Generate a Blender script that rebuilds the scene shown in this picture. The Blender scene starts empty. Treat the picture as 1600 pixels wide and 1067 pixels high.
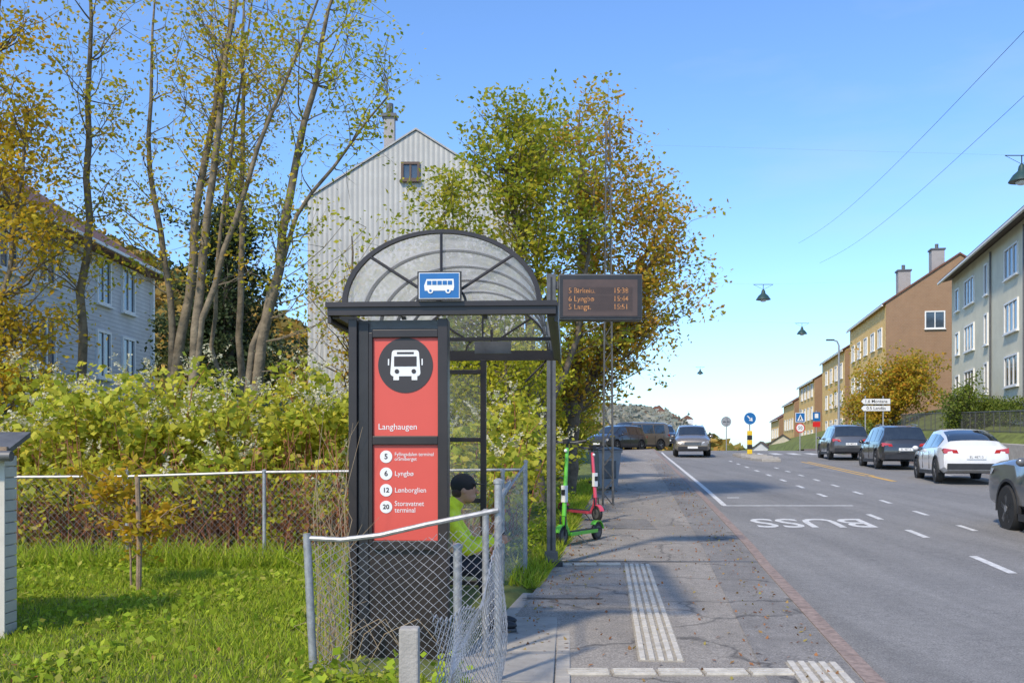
import bpy, bmesh, math, random
import numpy as np
from mathutils import Vector, Matrix, noise
random.seed(7); rng=np.random.default_rng(7)
scene=bpy.context.scene
COL=scene.collection
R=math.radians
# ------------------------------------------------------------------ materials
MATS={}
def mat(name,c,rough=.6,metal=0.,var=.15,scale=6.,bump=0.,bscale=60.,coat=0.,emit=0.,spec=.5):
    if name in MATS: return MATS[name]
    m=bpy.data.materials.new(name); m.use_nodes=True; nt=m.node_tree; n=nt.nodes; L=nt.links
    b=n['Principled BSDF']; b.inputs['Roughness'].default_value=rough; b.inputs['Metallic'].default_value=metal
    b.inputs['Specular IOR Level'].default_value=spec
    if coat: b.inputs['Coat Weight'].default_value=coat; b.inputs['Coat Roughness'].default_value=.08
    tc=n.new('ShaderNodeTexCoord')
    nz=n.new('ShaderNodeTexNoise'); nz.inputs['Scale'].default_value=scale; nz.inputs['Detail'].default_value=6; nz.inputs['Roughness'].default_value=.65
    L.new(tc.outputs['Object'],nz.inputs['Vector'])
    mx=n.new('ShaderNodeMix'); mx.data_type='RGBA'
    mr=n.new('ShaderNodeMapRange'); mr.inputs[1].default_value=.3; mr.inputs[2].default_value=.7
    L.new(nz.outputs['Fac'],mr.inputs[0]); L.new(mr.outputs[0],mx.inputs[0])
    mx.inputs[6].default_value=(*[x*(1-var) for x in c],1); mx.inputs[7].default_value=(*[min(1,x*(1+var)) for x in c],1)
    L.new(mx.outputs[2],b.inputs['Base Color'])
    if emit: L.new(mx.outputs[2],b.inputs['Emission Color']); b.inputs['Emission Strength'].default_value=emit
    if bump:
        n2=n.new('ShaderNodeTexNoise'); n2.inputs['Scale'].default_value=bscale; n2.inputs['Detail'].default_value=4
        L.new(tc.outputs['Object'],n2.inputs['Vector'])
        bp=n.new('ShaderNodeBump'); bp.inputs['Strength'].default_value=bump; bp.inputs['Distance'].default_value=.02
        L.new(n2.outputs['Fac'],bp.inputs['Height']); L.new(bp.outputs[0],b.inputs['Normal'])
    MATS[name]=m; m['mx']=mx.name
    return m
def leafmat(name,cols,trans=.4,k=1.0):
    m=bpy.data.materials.new(name); m.use_nodes=True; nt=m.node_tree; n=nt.nodes; L=nt.links
    for x in list(n):
        if x.type!='OUTPUT_MATERIAL': n.remove(x)
    out=[x for x in n if x.type=='OUTPUT_MATERIAL'][0]
    g=n.new('ShaderNodeNewGeometry'); cr=n.new('ShaderNodeValToRGB'); L.new(g.outputs['Random Per Island'],cr.inputs[0])
    e=cr.color_ramp.elements
    cols=[tuple(min(.7,q*k) for q in c) for c in cols]
    while len(e)>1: e.remove(e[-1])
    e[0].position=0; e[0].color=(*cols[0],1)
    for i,c in enumerate(cols[1:]): 
        x=e.new((i+1)/(len(cols)-1)); x.color=(*c,1)
    d=n.new('ShaderNodeBsdfPrincipled'); d.inputs['Roughness'].default_value=.6; d.inputs['Specular IOR Level'].default_value=.2
    t=n.new('ShaderNodeBsdfTranslucent'); L.new(cr.outputs[0],d.inputs['Base Color']); L.new(cr.outputs[0],t.inputs['Color'])
    mx=n.new('ShaderNodeMixShader'); mx.inputs[0].default_value=trans
    L.new(d.outputs[0],mx.inputs[1]); L.new(t.outputs[0],mx.inputs[2]); L.new(mx.outputs[0],out.inputs['Surface'])
    return m
def clearmat(name,c,alpha,rough=.05,transl=False):
    m=bpy.data.materials.new(name); m.use_nodes=True; nt=m.node_tree; n=nt.nodes; L=nt.links
    out=[x for x in n if x.type=='OUTPUT_MATERIAL'][0]; b=n['Principled BSDF']
    b.inputs['Base Color'].default_value=(*c,1); b.inputs['Roughness'].default_value=rough
    tp=n.new('ShaderNodeBsdfTransparent'); mx=n.new('ShaderNodeMixShader')
    tc=n.new('ShaderNodeTexCoord'); nz=n.new('ShaderNodeTexNoise'); nz.inputs['Scale'].default_value=5; nz.inputs['Detail'].default_value=8
    L.new(tc.outputs['Object'],nz.inputs['Vector'])
    mr=n.new('ShaderNodeMapRange'); mr.inputs[1].default_value=.3; mr.inputs[2].default_value=.75; mr.inputs[3].default_value=alpha*.75; mr.inputs[4].default_value=min(1,alpha*1.3)
    L.new(nz.outputs['Fac'],mr.inputs[0]); L.new(mr.outputs[0],mx.inputs[0])
    s=b.outputs[0]
    if transl:
        t=n.new('ShaderNodeBsdfTranslucent'); t.inputs['Color'].default_value=(*c,1); m2=n.new('ShaderNodeMixShader'); m2.inputs[0].default_value=.55
        L.new(s,m2.inputs[1]); L.new(t.outputs[0],m2.inputs[2]); s=m2.outputs[0]
    L.new(tp.outputs[0],mx.inputs[1]); L.new(s,mx.inputs[2]); L.new(mx.outputs[0],out.inputs['Surface'])
    return m
def linesmat(name,c,c2,kind,sc,bump=.5,rough=.7,mortar=.02):
    """wall cladding: horizontal boards, vertical corrugation, brick or roof tile, in object space"""
    m=mat(name,c,rough,var=.14,scale=1.2); nt=m.node_tree; n=nt.nodes; L=nt.links; b=n['Principled BSDF']; mx=n[m['mx']]
    tc=n.new('ShaderNodeTexCoord'); sp=n.new('ShaderNodeSeparateXYZ'); L.new(tc.outputs['Object'],sp.inputs[0])
    ad=n.new('ShaderNodeMath'); ad.operation='ADD'; L.new(sp.outputs[0],ad.inputs[0]); L.new(sp.outputs[1],ad.inputs[1])
    cb=n.new('ShaderNodeCombineXYZ'); L.new(ad.outputs[0],cb.inputs[0]); L.new(sp.outputs[2],cb.inputs[1])
    m3=n.new('ShaderNodeMix'); m3.data_type='RGBA'; L.new(mx.outputs[2],m3.inputs[6]); m3.inputs[7].default_value=(*c2,1)
    if kind=='brick':
        t=n.new('ShaderNodeTexBrick'); t.inputs['Scale'].default_value=sc; t.inputs['Mortar Size'].default_value=mortar
        t.inputs['Color1'].default_value=(.25,.25,.25,1); t.inputs['Color2'].default_value=(0,0,0,1); t.inputs['Mortar'].default_value=(1,1,1,1)
        L.new(cb.outputs[0],t.inputs['Vector']); f=t.outputs['Color']; h=t.outputs['Fac']
    else:
        t=n.new('ShaderNodeTexWave'); t.inputs['Scale'].default_value=sc; t.bands_direction='Y' if kind=='h' else 'X'; t.wave_profile='SAW' if kind=='h' else 'SIN'
        L.new(cb.outputs[0],t.inputs['Vector']); 
        mr=n.new('ShaderNodeMapRange'); L.new(t.outputs['Fac'],mr.inputs[0])
        mr.inputs[1].default_value=.25 if kind=='h' else .35; mr.inputs[2].default_value=0.
        f=mr.outputs[0]; h=t.outputs['Fac']
    L.new(f,m3.inputs[0]); L.new(m3.outputs[2],b.inputs['Base Color'])
    bp=n.new('ShaderNodeBump'); bp.inputs['Strength'].default_value=bump; bp.inputs['Distance'].default_value=.03; L.new(h,bp.inputs['Height']); L.new(bp.outputs[0],b.inputs['Normal'])
    return m
def asphalt(name,c,crack=.0,stain=.35,blot=.5):
    m=bpy.data.materials.new(name); m.use_nodes=True; nt=m.node_tree; n=nt.nodes; L=nt.links; b=n['Principled BSDF']; b.inputs['Roughness'].default_value=.85
    tc=n.new('ShaderNodeTexCoord')
    def nz(s,d=5,r=.6,vec=None):
        x=n.new('ShaderNodeTexNoise'); x.inputs['Scale'].default_value=s; x.inputs['Detail'].default_value=d; x.inputs['Roughness'].default_value=r; L.new(vec or tc.outputs['Object'],x.inputs['Vector']); return x
    mp=n.new('ShaderNodeMapping'); mp.inputs['Rotation'].default_value=(0,0,.12); mp.inputs['Scale'].default_value=(1.6,.12,1); L.new(tc.outputs['Object'],mp.inputs[0])
    a=nz(blot,6,.7); bfine=nz(70,3,.8); st=nz(1.,5,.6,mp.outputs[0]); mid=nz(9,6,.75)
    def mrg(s,f1,f2,t1,t2):
        x=n.new('ShaderNodeMapRange'); L.new(s,x.inputs[0])
        for i,v in enumerate((f1,f2,t1,t2)): x.inputs[i+1].default_value=v
        return x.outputs[0]
    def mul(x,y):
        q=n.new('ShaderNodeMath'); q.operation='MULTIPLY'; L.new(x,q.inputs[0]); L.new(y,q.inputs[1]); return q.outputs[0]
    v=mul(mrg(a.outputs['Fac'],.3,.7,1-stain,1+stain),mrg(bfine.outputs['Fac'],.3,.7,.4,1.65))
    v=mul(v,mrg(st.outputs['Fac'],.35,.65,.88,1.12)); v=mul(v,mrg(mid.outputs['Fac'],.3,.7,.84,1.16))
    if crack:
        w=nz(.9,4); va=n.new('ShaderNodeVectorMath'); va.operation='ADD'; L.new(tc.outputs['Object'],va.inputs[0]); L.new(w.outputs['Color'],va.inputs[1])
        vo=n.new('ShaderNodeTexVoronoi'); vo.feature='DISTANCE_TO_EDGE'; vo.inputs['Scale'].default_value=.42; L.new(va.outputs[0],vo.inputs['Vector'])
        v=mul(v,mrg(vo.outputs['Distance'],0,.012,1-crack,1))
    sc=n.new('ShaderNodeVectorMath'); sc.operation='SCALE'; sc.inputs[0].default_value=c; L.new(v,sc.inputs['Scale']); L.new(sc.outputs[0],b.inputs['Base Color'])
    bp=n.new('ShaderNodeBump'); bp.inputs['Strength'].default_value=.5; bp.inputs['Distance'].default_value=.01; L.new(bfine.outputs['Fac'],bp.inputs['Height']); L.new(bp.outputs[0],b.inputs['Normal'])
    return m
# ------------------------------------------------------------------ mesh builder
def obj_from(name,v,f,mats,mi=None,parent=None,smooth=None,loc=(0,0,0),bevel=0):
    me=bpy.data.meshes.new(name); me.from_pydata([tuple(x) for x in v],[],f)
    for m in mats: me.materials.append(m)
    if mi is not None and len(mats)>1: me.polygons.foreach_set('material_index',mi)
    if smooth is not None:
        me.polygons.foreach_set('use_smooth',[True]*len(me.polygons)); me.set_sharp_from_angle(angle=R(smooth))
    me.update(); o=bpy.data.objects.new(name,me); COL.objects.link(o); o.location=loc
    if parent: o.parent=parent
    if bevel:
        b=o.modifiers.new('b','BEVEL'); b.width=bevel; b.segments=2; b.limit_method='ANGLE'
    return o
class MB:
    def __init__(s): s.v=[];s.f=[];s.m=[];s.mats=[]
    def mi(s,m):
        if m not in s.mats: s.mats.append(m)
        return s.mats.index(m)
    def add(s,v,f,m):
        b=len(s.v); s.v+= [tuple(x) for x in v]; s.f+=[tuple(b+i for i in q) for q in f]; s.m+=[s.mi(m)]*len(f); return s
    def box(s,x0,x1,y0,y1,z0,z1,m,M=None):
        v=[(x,y,z) for z in(z0,z1) for y in(y0,y1) for x in(x0,x1)]
        if M: v=[M@Vector(p) for p in v]
        return s.add(v,[(0,2,3,1),(4,5,7,6),(0,1,5,4),(2,6,7,3),(0,4,6,2),(1,3,7,5)],m)
    def tube(s,path,rad,m,n=6,cap=True):
        P=[Vector(p) for p in path]; k=len(P); rad=[rad]*k if np.isscalar(rad) else rad
        vs=[];fs=[]; prev=None
        for i,p in enumerate(P):
            t=(P[min(i+1,k-1)]-P[max(i-1,0)]).normalized()
            if prev is None:
                a=Vector((1,0,0)) if abs(t.x)<.8 else Vector((0,1,0)); u=t.cross(a).normalized()
            else:
                u=(prev-t*prev.dot(t)); u=u.normalized() if u.length>1e-5 else t.orthogonal().normalized()
            prev=u; w=t.cross(u)
            for j in range(n):
                a=2*math.pi*j/n; vs.append(p+(u*math.cos(a)+w*math.sin(a))*rad[i])
        for i in range(k-1):
            for j in range(n): fs.append((i*n+j,i*n+(j+1)%n,(i+1)*n+(j+1)%n,(i+1)*n+j))
        if cap: fs.append(tuple(range(n-1,-1,-1))); fs.append(tuple((k-1)*n+j for j in range(n)))
        return s.add(vs,fs,m)
    def prism(s,poly,off,m):
        n=len(poly); o=Vector(off); v=[Vector(p) for p in poly]; v2=[p+o for p in v]
        f=[tuple(range(n)),tuple(range(2*n-1,n-1,-1))]+[(i,(i+1)%n,n+(i+1)%n,n+i)[::-1] for i in range(n)]
        return s.add(v+v2,f,m)
    def lathe(s,prof,m,c=(0,0,0),axis='z',n=20):
        vs=[];fs=[];k=len(prof)
        for r,h in prof:
            for j in range(n):
                a=2*math.pi*j/n; x,y=r*math.cos(a),r*math.sin(a)
                q={'z':(x,y,h),'x':(h,x,y),'y':(x,h,y)}[axis]; vs.append(Vector(q)+Vector(c))
        for i in range(k-1):
            for j in range(n): fs.append((i*n+j,i*n+(j+1)%n,(i+1)*n+(j+1)%n,(i+1)*n+j))
        fs.append(tuple(range(n-1,-1,-1))); fs.append(tuple((k-1)*n+j for j in range(n)))
        return s.add(vs,fs,m)
    def ell(s,c,r,m,n=14,k=9,M=None):
        vs=[];fs=[]
        for i in range(1,k):
            t=math.pi*i/k
            for j in range(n):
                a=2*math.pi*j/n; p=Vector((r[0]*math.sin(t)*math.cos(a),r[1]*math.sin(t)*math.sin(a),r[2]*math.cos(t)))
                if M: p=M@p
                vs.append(p+Vector(c))
        top=Vector((0,0,r[2])); bot=Vector((0,0,-r[2]))
        if M: top=M@top; bot=M@bot
        vs+=[top+Vector(c),bot+Vector(c)]; T=len(vs)-2
        for i in range(k-2):
            for j in range(n): fs.append((i*n+j,(i+1)*n+j,(i+1)*n+(j+1)%n,i*n+(j+1)%n))
        for j in range(n): fs.append((T,j,(j+1)%n)); fs.append((T+1,(k-2)*n+(j+1)%n,(k-2)*n+j))
        return s.add(vs,fs,m)
    def cap(s,a,b,ra,rb,m):
        s.tube([a,b],[ra,rb],m,12); s.ell(a,(ra,)*3,m); s.ell(b,(rb,)*3,m); return s
    def text(s,body,size,fn,m,align='LEFT',offset=0.,valign='CENTER',sx=1.):
        cu=bpy.data.curves.new('t','FONT'); cu.body=body; cu.size=size; cu.align_x=align; cu.align_y=valign; cu.offset=offset; cu.resolution_u=3
        ob=bpy.data.objects.new('t',cu); COL.objects.link(ob); bpy.context.view_layer.update()
        me=bpy.data.meshes.new_from_object(ob.evaluated_get(bpy.context.evaluated_depsgraph_get()))
        v=[fn(p.co.x*sx,p.co.y) for p in me.vertices]; f=[tuple(p.vertices) for p in me.polygons]
        s.add(v,f,m); bpy.data.objects.remove(ob); bpy.data.curves.remove(cu); bpy.data.meshes.remove(me); return s
    def obj(s,name,parent=None,smooth=None,bevel=0,loc=(0,0,0)):
        return obj_from(name,s.v,s.f,s.mats,s.m,parent,smooth,loc,bevel)
def thing(name,label,cat,loc=(0,0,0),rz=0.,group=None):
    e=bpy.data.objects.new(name,None); e.empty_display_size=.2; COL.objects.link(e); e.location=loc; e.rotation_euler=(0,0,rz)
    e['label']=label; e['category']=cat
    if group: e['group']=group
    return e
def tag(o,label,cat,group=None):
    o['label']=label; o['category']=cat
    if group: o['group']=group
    return o
def structure(o): o['kind']='structure'; return o
def copy_tree(o,parent=None,loc=None,rz=None):
    c=o.copy(); COL.objects.link(c)
    if parent: c.parent=parent
    if loc is not None: c.location=loc
    if rz is not None: c.rotation_euler=(0,0,rz)
    for ch in list(o.children): copy_tree(ch,c)
    return c
# ------------------------------------------------------------------ terrain functions
GY=[-30,0,6.8,12,14.4,18,28,40,52,60,66,72,85,110,200,1500]; GZ=[-.2,0,.06,.11,.19,.30,.61,.93,1.25,1.44,1.53,1.5,1.1,0,-8,-40]
KY=[-30,0,6.25,13.7,22.8,52.7,70,110,200,1500]; KX=[-2.4,1.62,2.45,3.5,4.6,8.1,10.3,16.5,33,300]
def G(y): return float(np.interp(y,GY,GZ))
def K(y): return float(np.interp(y,KY,KX))
def ss(a,b,x): t=min(1,max(0,(x-a)/(b-a))); return t*t*(3-2*t)
def T(x,y):
    off=x-K(y); g=G(y)
    if off<-2.7:
        z=g+.04*ss(-2.7,-3.2,off)+.10*ss(-3.2,-5.5,off)*ss(7,11,y)+2.3*ss(-6,-12,off)*ss(16,30,y)
        if y>70: z=max(z,-3)
        return z+.03*noise.noise(Vector((x*.7,y*.7,0)))*ss(-2.8,-4,off)
    if off>13:
        gr=g if y<66 else max(1.53-(y-66)*.012,-40)
        return gr+1.2*ss(13.2,14.4,off)+1.6*ss(15,20,off)*ss(20,40,y)
    return g-.2
YS=sorted(set([-20,-10,-5]+list(np.arange(0,30,.6))+list(np.arange(30,76,2.))+GY+KY+[80,90,100,120,150,300,500,900]))
YS=[y for y in YS if y>=-20]
def strip(name,o0,o1,dz,m,y0=-20,y1=130,extra=None):
    ys=[y0]+[y for y in YS if y0<y<y1]+[y1]; v=[];f=[]
    for y in ys: v+=[(K(y)+o0,y,G(y)+dz),(K(y)+o1,y,G(y)+dz)]
    for i in range(len(ys)-1): f.append((2*i,2*i+1,2*i+3,2*i+2))
    return structure(obj_from(name,v,f,[m]))
# ------------------------------------------------------------------ base materials
m_ground=mat('soil_grass',(.12,.145,.028),.95,var=.5,scale=1.5,bump=.6)
m_road=asphalt('road_asphalt',(.20,.192,.18),.0,.10,.25)
m_pave=asphalt('pavement_asphalt',(.265,.238,.205),.55,.15,.5)
m_patch=asphalt('patched_asphalt',(.20,.185,.168),.6,.18,1.3)
m_white=mat('road_paint',(.60,.59,.56),.7,var=.3,scale=9)
m_yellow=mat('yellow_paint',(.60,.36,.08),.7,var=.2,scale=9)
m_kerb=mat('granite_kerb',(.27,.20,.165),.8,var=.4,scale=14,bump=.4)
m_conc=mat('concrete',(.36,.335,.295),.85,var=.2,scale=5,bump=.3)
m_conc2=mat('pale_tile',(.52,.48,.41),.8,var=.25,scale=12,bump=.2)
m_conc3=mat('tile_groove',(.33,.30,.25),.85,var=.25,scale=12,bump=.2)
m_black=mat('black_brown_steel',(.026,.019,.017),.38,var=.3,scale=3)
m_blk=mat('black_plastic',(.02,.02,.022),.5,var=.3)
m_steel=mat('galvanised_steel',(.38,.38,.38),.5,.5,var=.3,scale=20)
m_dsteel=mat('dark_grey_paint',(.11,.11,.11),.5,.2,var=.25,scale=9)
m_red=mat('coral_red_print',(.62,.085,.06),.45,var=.03,scale=2)
m_wt=mat('white_print',(.75,.75,.73),.5,var=.02)
m_bk=mat('black_print',(.018,.016,.016),.5,var=.05)
m_blue=mat('blue_sign',(.01,.13,.36),.4,var=.06)
m_bark=mat('bark',(.14,.11,.08),.95,var=.5,scale=7,bump=1,bscale=18)
m_bark2=mat('grey_bark',(.17,.135,.09),.95,var=.55,scale=5,bump=1,bscale=14)
m_wood=mat('weathered_wood',(.28,.20,.13),.85,var=.35,scale=11,bump=.4)
m_glass=mat('window_glass',(.045,.06,.075),.08,var=.5,scale=.8,spec=.9)
m_frame=mat('white_frame',(.74,.73,.69),.5,var=.06)
m_clear=clearmat('clear_glass',(.34,.36,.34),.16)
m_vault=clearmat('opal_polycarbonate',(.80,.77,.71),.62,.4,True)
m_vend=clearmat('clear_polycarbonate',(.72,.70,.65),.24,.3,True)
# ------------------------------------------------------------------ ground, road, pavement
offs=[-1500,-700,-300,-150,-90,-60,-45,-36,-30,-26,-22,-19,-16,-14,-12,-11,-10,-9,-8,-7,-6.2,-5.5,-5,-4.5,-4,-3.6,-3.2,-2.9,-2.6,-1,5,11,13.1,13.5,13.9,14.5,16,18,20,24,30,40,60,100,200,500,1200]
v=[];f=[]
for y in YS:
    for o in offs:
        x=K(y)+o; v.append((x,y,T(x,y)))
n=len(offs)
for i in range(len(YS)-1):
    for j in range(n-1): f.append((i*n+j,i*n+j+1,(i+1)*n+j+1,(i+1)*n+j))
structure(obj_from('ground',v,f,[m_ground],smooth=60))
strip('road',0,11,-.12,m_road)
strip('pavement',-2.75,-.14,0,m_pave)
strip('pavement_patch',-.78,-.16,.004,m_patch,1,40)
strip('far_pavement',11.15,13.3,0,m_pave)
mb=MB(); y=0.
while y<70:
    L=1.0; a,b=y+.006,y+L-.006
    for o0,o1 in((-.15,0.),(11.,11.15)):
        v=[]
        for z in(-.2,.008):
            for yy in(a,b):
                v+=[(K(yy)+o0,yy,G(yy)+z),(K(yy)+o1-(.02 if z>0 and o1==0 else 0),yy,G(yy)+z)]
        mb.add(v,[(4,5,7,6),(0,1,5,4),(2,6,7,3),(0,4,6,2),(1,3,7,5)],m_kerb)
    y+=L
structure(mb.obj('kerb'))
def quadmark(mb,o0,o1,y0,y1,m,dz=-.116,step=1.):
    ys=list(np.arange(y0,y1,step))+[y1]; v=[];
    for yy in ys: v+=[(K(yy)+o0,yy,G(yy)+dz),(K(yy)+o1,yy,G(yy)+dz)]
    mb.add(v,[(2*i,2*i+1,2*i+3,2*i+2) for i in range(len(ys)-1)],m)
mb=MB()
for yc,l in((9.2,1.4),(12.9,1.5),(16.3,1.1),(19.1,1.)): quadmark(mb,3.0,3.12,yc-l/2,yc+l/2,m_white)
for i in range(9): quadmark(mb,4.15,4.26,16.7+i*2.7,17.6+i*2.7,m_white)
quadmark(mb,.28,3.2,21.45,21.6,m_white,step=.2)
quadmark(mb,.26,.38,21.6,60,m_white,-.115)
quadmark(mb,.6,.9,23.6,23.75,m_white); 
for i in range(8): quadmark(mb,3.05,3.17,24+i*3,25+i*3,m_white)
quadmark(mb,9.3,9.42,24,31,m_white); quadmark(mb,9.3,9.42,33,40,m_white)
for i in range(6): quadmark(mb,4.6+i*1.05,5.1+i*1.05,55,58,m_white,step=.5)
structure(mb.obj('road_marking'))
mb=MB(); quadmark(mb,6.3,6.42,33,45,m_yellow,-.116); quadmark(mb,6.6,6.72,33,45,m_yellow,-.116); quadmark(mb,6.4,6.6,30,33,m_yellow)
structure(mb.obj('yellow_road_marking'))
def bussfn(u,v_):
    yy=19.1-v_*1.0; return (K(yy)+2.72-u,yy,G(yy)-.1155)
mb=MB(); mb.text('BUSS',1.05,lambda u,v_:bussfn(u*.98,v_*2.0),m_white,offset=.012,valign='BOTTOM')
structure(mb.obj('bus_lane_marking'))
def tact(name,px,py,dx,dy,wx,L,ribs,along=True):
    """ribbed paving band starting at px,py running dx,dy"""
    mb=MB(); d=Vector((dx,dy,0)).normalized(); w=Vector((d.y,-d.x,0)); k=int(L/.31)
    for i in range(k):
        a=Vector((px,py,0))+d*(i*.31+.005); b=a+d*.30
        def pt(p,h): return (p.x,p.y,G(p.y)+h)
        q=[a,a+w*wx,b+w*wx,b]
        mb.add([pt(p,-.02) for p in q]+[pt(p,.008) for p in q],[(4,5,6,7)[::-1],(0,1,5,4),(1,2,6,5),(2,3,7,6),(3,0,4,7)],m_conc3)
        for r in range(ribs):
            c0=w*(wx*(r+.2)/ribs); c1=w*(wx*(r+.8)/ribs); q=[a+c0+d*.012,a+c1+d*.012,b+c1-d*.012,b+c0-d*.012]
            q2=[pt(p,.008) for p in q]+[pt(p,.020) for p in q]
            mb.add(q2,[(4,5,6,7),(0,1,5,4),(1,2,6,5),(2,3,7,6),(3,0,4,7)],m_conc2)
    return structure(mb.obj(name))
tact('tactile_paving',.90,6.85,.096,1,.33,5.3,5)
tact('tactile_paving',.36,6.58,1,.0,.16,1.7,3)
tact('tactile_paving',1.86,6.2,-.0+.12,1,.36,.62,5)
tact('tactile_paving',.45,12.12,1,.03,.12,1.0,3)
mb=MB()
def gpoly(mb,pts,m,dz): mb.add([(x,y,G(y)+dz) for x,y in pts],[tuple(range(len(pts)))],m)
gpoly(mb,[(.15,9.55),(.85,9.55),(.88,9.72),(.15,9.74)],m_patch,.005)
gpoly(mb,[(.3,12.35),(3.15,12.3),(3.16,12.34),(.3,12.39)],m_bk,.005)
gpoly(mb,[(.1,9.5),(.9,9.5),(.9,9.53),(.1,9.53)],m_bk,.008)
gpoly(mb,[(1.6,16),(2.4,15.9),(2.45,17.5),(1.65,17.6)],m_patch,.005)
structure(mb.obj('pavement_repair'))
# shelter slab
YAW=-R(3.35); SH=Vector((-.80,6.8,.065))
Ms=Matrix.Translation(SH)@Matrix.Rotation(YAW,4,'Z')
mb=MB()
for i in range(4): mb.box(-.45,1.10,-.55+i*.95,.39+i*.95,-.25,.012,m_conc,Ms)
for i in range(22): mb.box(1.11,1.21,-.55+i*.172,-.385+i*.172,-.25,.006,m_conc,Ms)
structure(mb.obj('shelter_slab',bevel=.006))
# ------------------------------------------------------------------ bus shelter
S=thing('bus_shelter','dark brown glazed bus shelter with arched translucent roof','bus shelter',SH,YAW)
D=3.2
mb=MB(); mb.box(-.355,.35,0,.10,.02,2.42,m_black)
for x0,x1,z0,z1 in((-.355,-.295,.0,2.425),(-.21,-.184,.83,2.33),(.28,.35,0.,2.425),(-.184,.28,2.295,2.35),(-.184,.28,1.54,1.60),(-.184,.28,.80,.862)): mb.box(x0,x1,-.035,-.001,z0,z1,m_black)
mb.box(-.29,-.215,-.012,-.002,0.02,2.4,m_blk)
mb.obj('advertising_panel',S,bevel=.004)
mb=MB(); mb.box(-.182,.278,-.012,-.003,1.602,2.293,m_red); X0=.048; ZC=2.10
m_char=mat('charcoal_print',(.035,.030,.031),.5,var=.05)
mb.lathe([(.195,-.013),(.195,-.016)],m_char,(X0,0,ZC),'y',48)
def F(x0,x1,z0,z1,m=m_wt,y=-.018): mb.box(X0+x0,X0+x1,y-.001,y,ZC+z0,ZC+z1,m)
rr=[]
for cx_,cz_,a0 in((.075,.085,0),(-.075,.085,90),(-.085,-.055,180),(.085,-.055,270)):
    for k in range(5): a=R(a0+k*22.5); rr.append((X0+cx_+.022*math.cos(a),-.017,ZC+cz_+.022*math.sin(a)))
mb.prism(rr[::-1],(0,-.0012,0),m_wt)
F(-.06,.06,.079,.093,m_char,-.0195); F(-.08,.08,-.008,.062,m_char,-.0195)
F(-.085,-.045,-.105,-.07);F(.045,.085,-.105,-.07); F(-.124,-.115,.0,.045); F(.115,.124,.0,.045)
for sx in(-.06,.06): mb.lathe([(.016,-.0195),(.016,-.021)],m_char,(X0+sx,0,ZC-.043),'y',16)
pf=lambda x,z,y=-.014:(lambda u,v_:(x+u,y,z+v_))
mb.text('Langhaugen',.060,pf(-.148,1.665),m_wt)
mb.obj('stop_name_poster',S)
mb=MB(); mb.box(-.182,.278,-.012,-.003,.864,1.538,m_red)
for num,l1,l2,z in(('5','Fyllingsdalen terminal','o/Smiberget',1.455),('6','Lyngbø',None,1.335),('12','Lønborglien',None,1.218),('20','Storavatnet','terminal',1.10)):
    mb.lathe([(.044,-.013),(.044,-.0155)],m_wt,(-.09,0,z),'y',28)
    mb.text(num,.052 if len(num)<2 else .046,pf(-.09,z,-.017),m_char,'CENTER',.0012)
    s=.036 if num=='5' else .050
    if l2: mb.text(l1,s,pf(-.03,z+s*.46),m_wt,sx=.90); mb.text(l2,s,pf(-.03,z-s*.46),m_wt,sx=.90)
    else: mb.text(l1,s,pf(-.03,z),m_wt,sx=.94)
mb.obj('route_list_poster',S)
mb=MB()
for yy in(.11,1.55,D-.08): mb.box(-.355,-.285,yy,yy+.07,0,2.425,m_black)
for z in(.10,1.0,2.36): mb.box(-.345,-.30,.18,D-.08,z,z+.05,m_black)
for x0 in(-.29,.29): mb.box(x0,x0+.06,D-.07,D-.01,0,2.425,m_black)
for z in(.10,.95,1.58,2.28): mb.box(-.23,.29,D-.065,D-.015,z,z+.045,m_black)
mb.obj('frame',S,bevel=.004)
mb=MB(); mb.box(-.326,-.320,.18,1.55,.15,2.36,m_clear); mb.box(-.326,-.320,1.62,D-.08,.15,2.36,m_clear); mb.box(-.23,.29,D-.043,D-.037,.15,2.28,m_clear)
mb.obj('glass_wall',S)
mb=MB(); mb.box(-.28,.10,.35,D-.35,.43,.46,m_wood)
for yy in(.6,2.5): mb.box(-.25,.05,yy,yy+.05,.39,.428,m_black); mb.box(-.12,-.07,yy,yy+.05,0,.39,m_black)
mb.obj('bench',S,bevel=.004)
cx,hw,z0,hh=.31,.69,2.53,.50
mb=MB()
mb.box(-.49,1.11,-.10,-.03,2.445,2.525,m_black); mb.box(-.50,1.12,-.12,-.101,2.50,2.535,m_black)
mb.box(-.49,1.11,D-.02,D+.05,2.425,2.525,m_black)
for x in(-.47,1.05): mb.box(x,x+.05,-.03,D-.02,2.43,2.52,m_black)
mb.box(1.10,1.125,-.03,D+.02,2.40,2.535,m_black); mb.box(-.505,-.48,-.03,D+.02,2.40,2.535,m_black)
mb.box(-.42,1.05,1.6,1.63,2.45,2.48,m_black)
for x in(.02,.60): mb.box(x,x+.03,-.02,.02,2.425,2.445,m_black)
for a in(-.35,.97): mb.tube([(a,D+.01,2.42),(a+(.22 if a<0 else -.22),D+.01,2.2)],.012,m_black,6)
mb.box(-.2,.28,-.005,.005,2.36,2.42,m_clear)
mb.box(.42,.72,1.2,1.24,2.30,2.40,m_dsteel); mb.box(.55,.57,1.21,1.23,2.40,2.5,m_black)
def arch(mb,yy,r,w,h,m,n=28,dep=.03):
    pts=[(cx-w*math.cos(math.pi*i/n),yy,z0+h*math.sin(math.pi*i/n)) for i in range(n+1)]
    for i in range(n):
        a,b=Vector(pts[i]),Vector(pts[i+1]); c=Vector((cx,yy,z0))
        a2=a+(a-c)*(-r/ w); b2=b+(b-c)*(-r/w)
        mb.prism([a,b,b2,a2],(0,dep,0),m)
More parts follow.
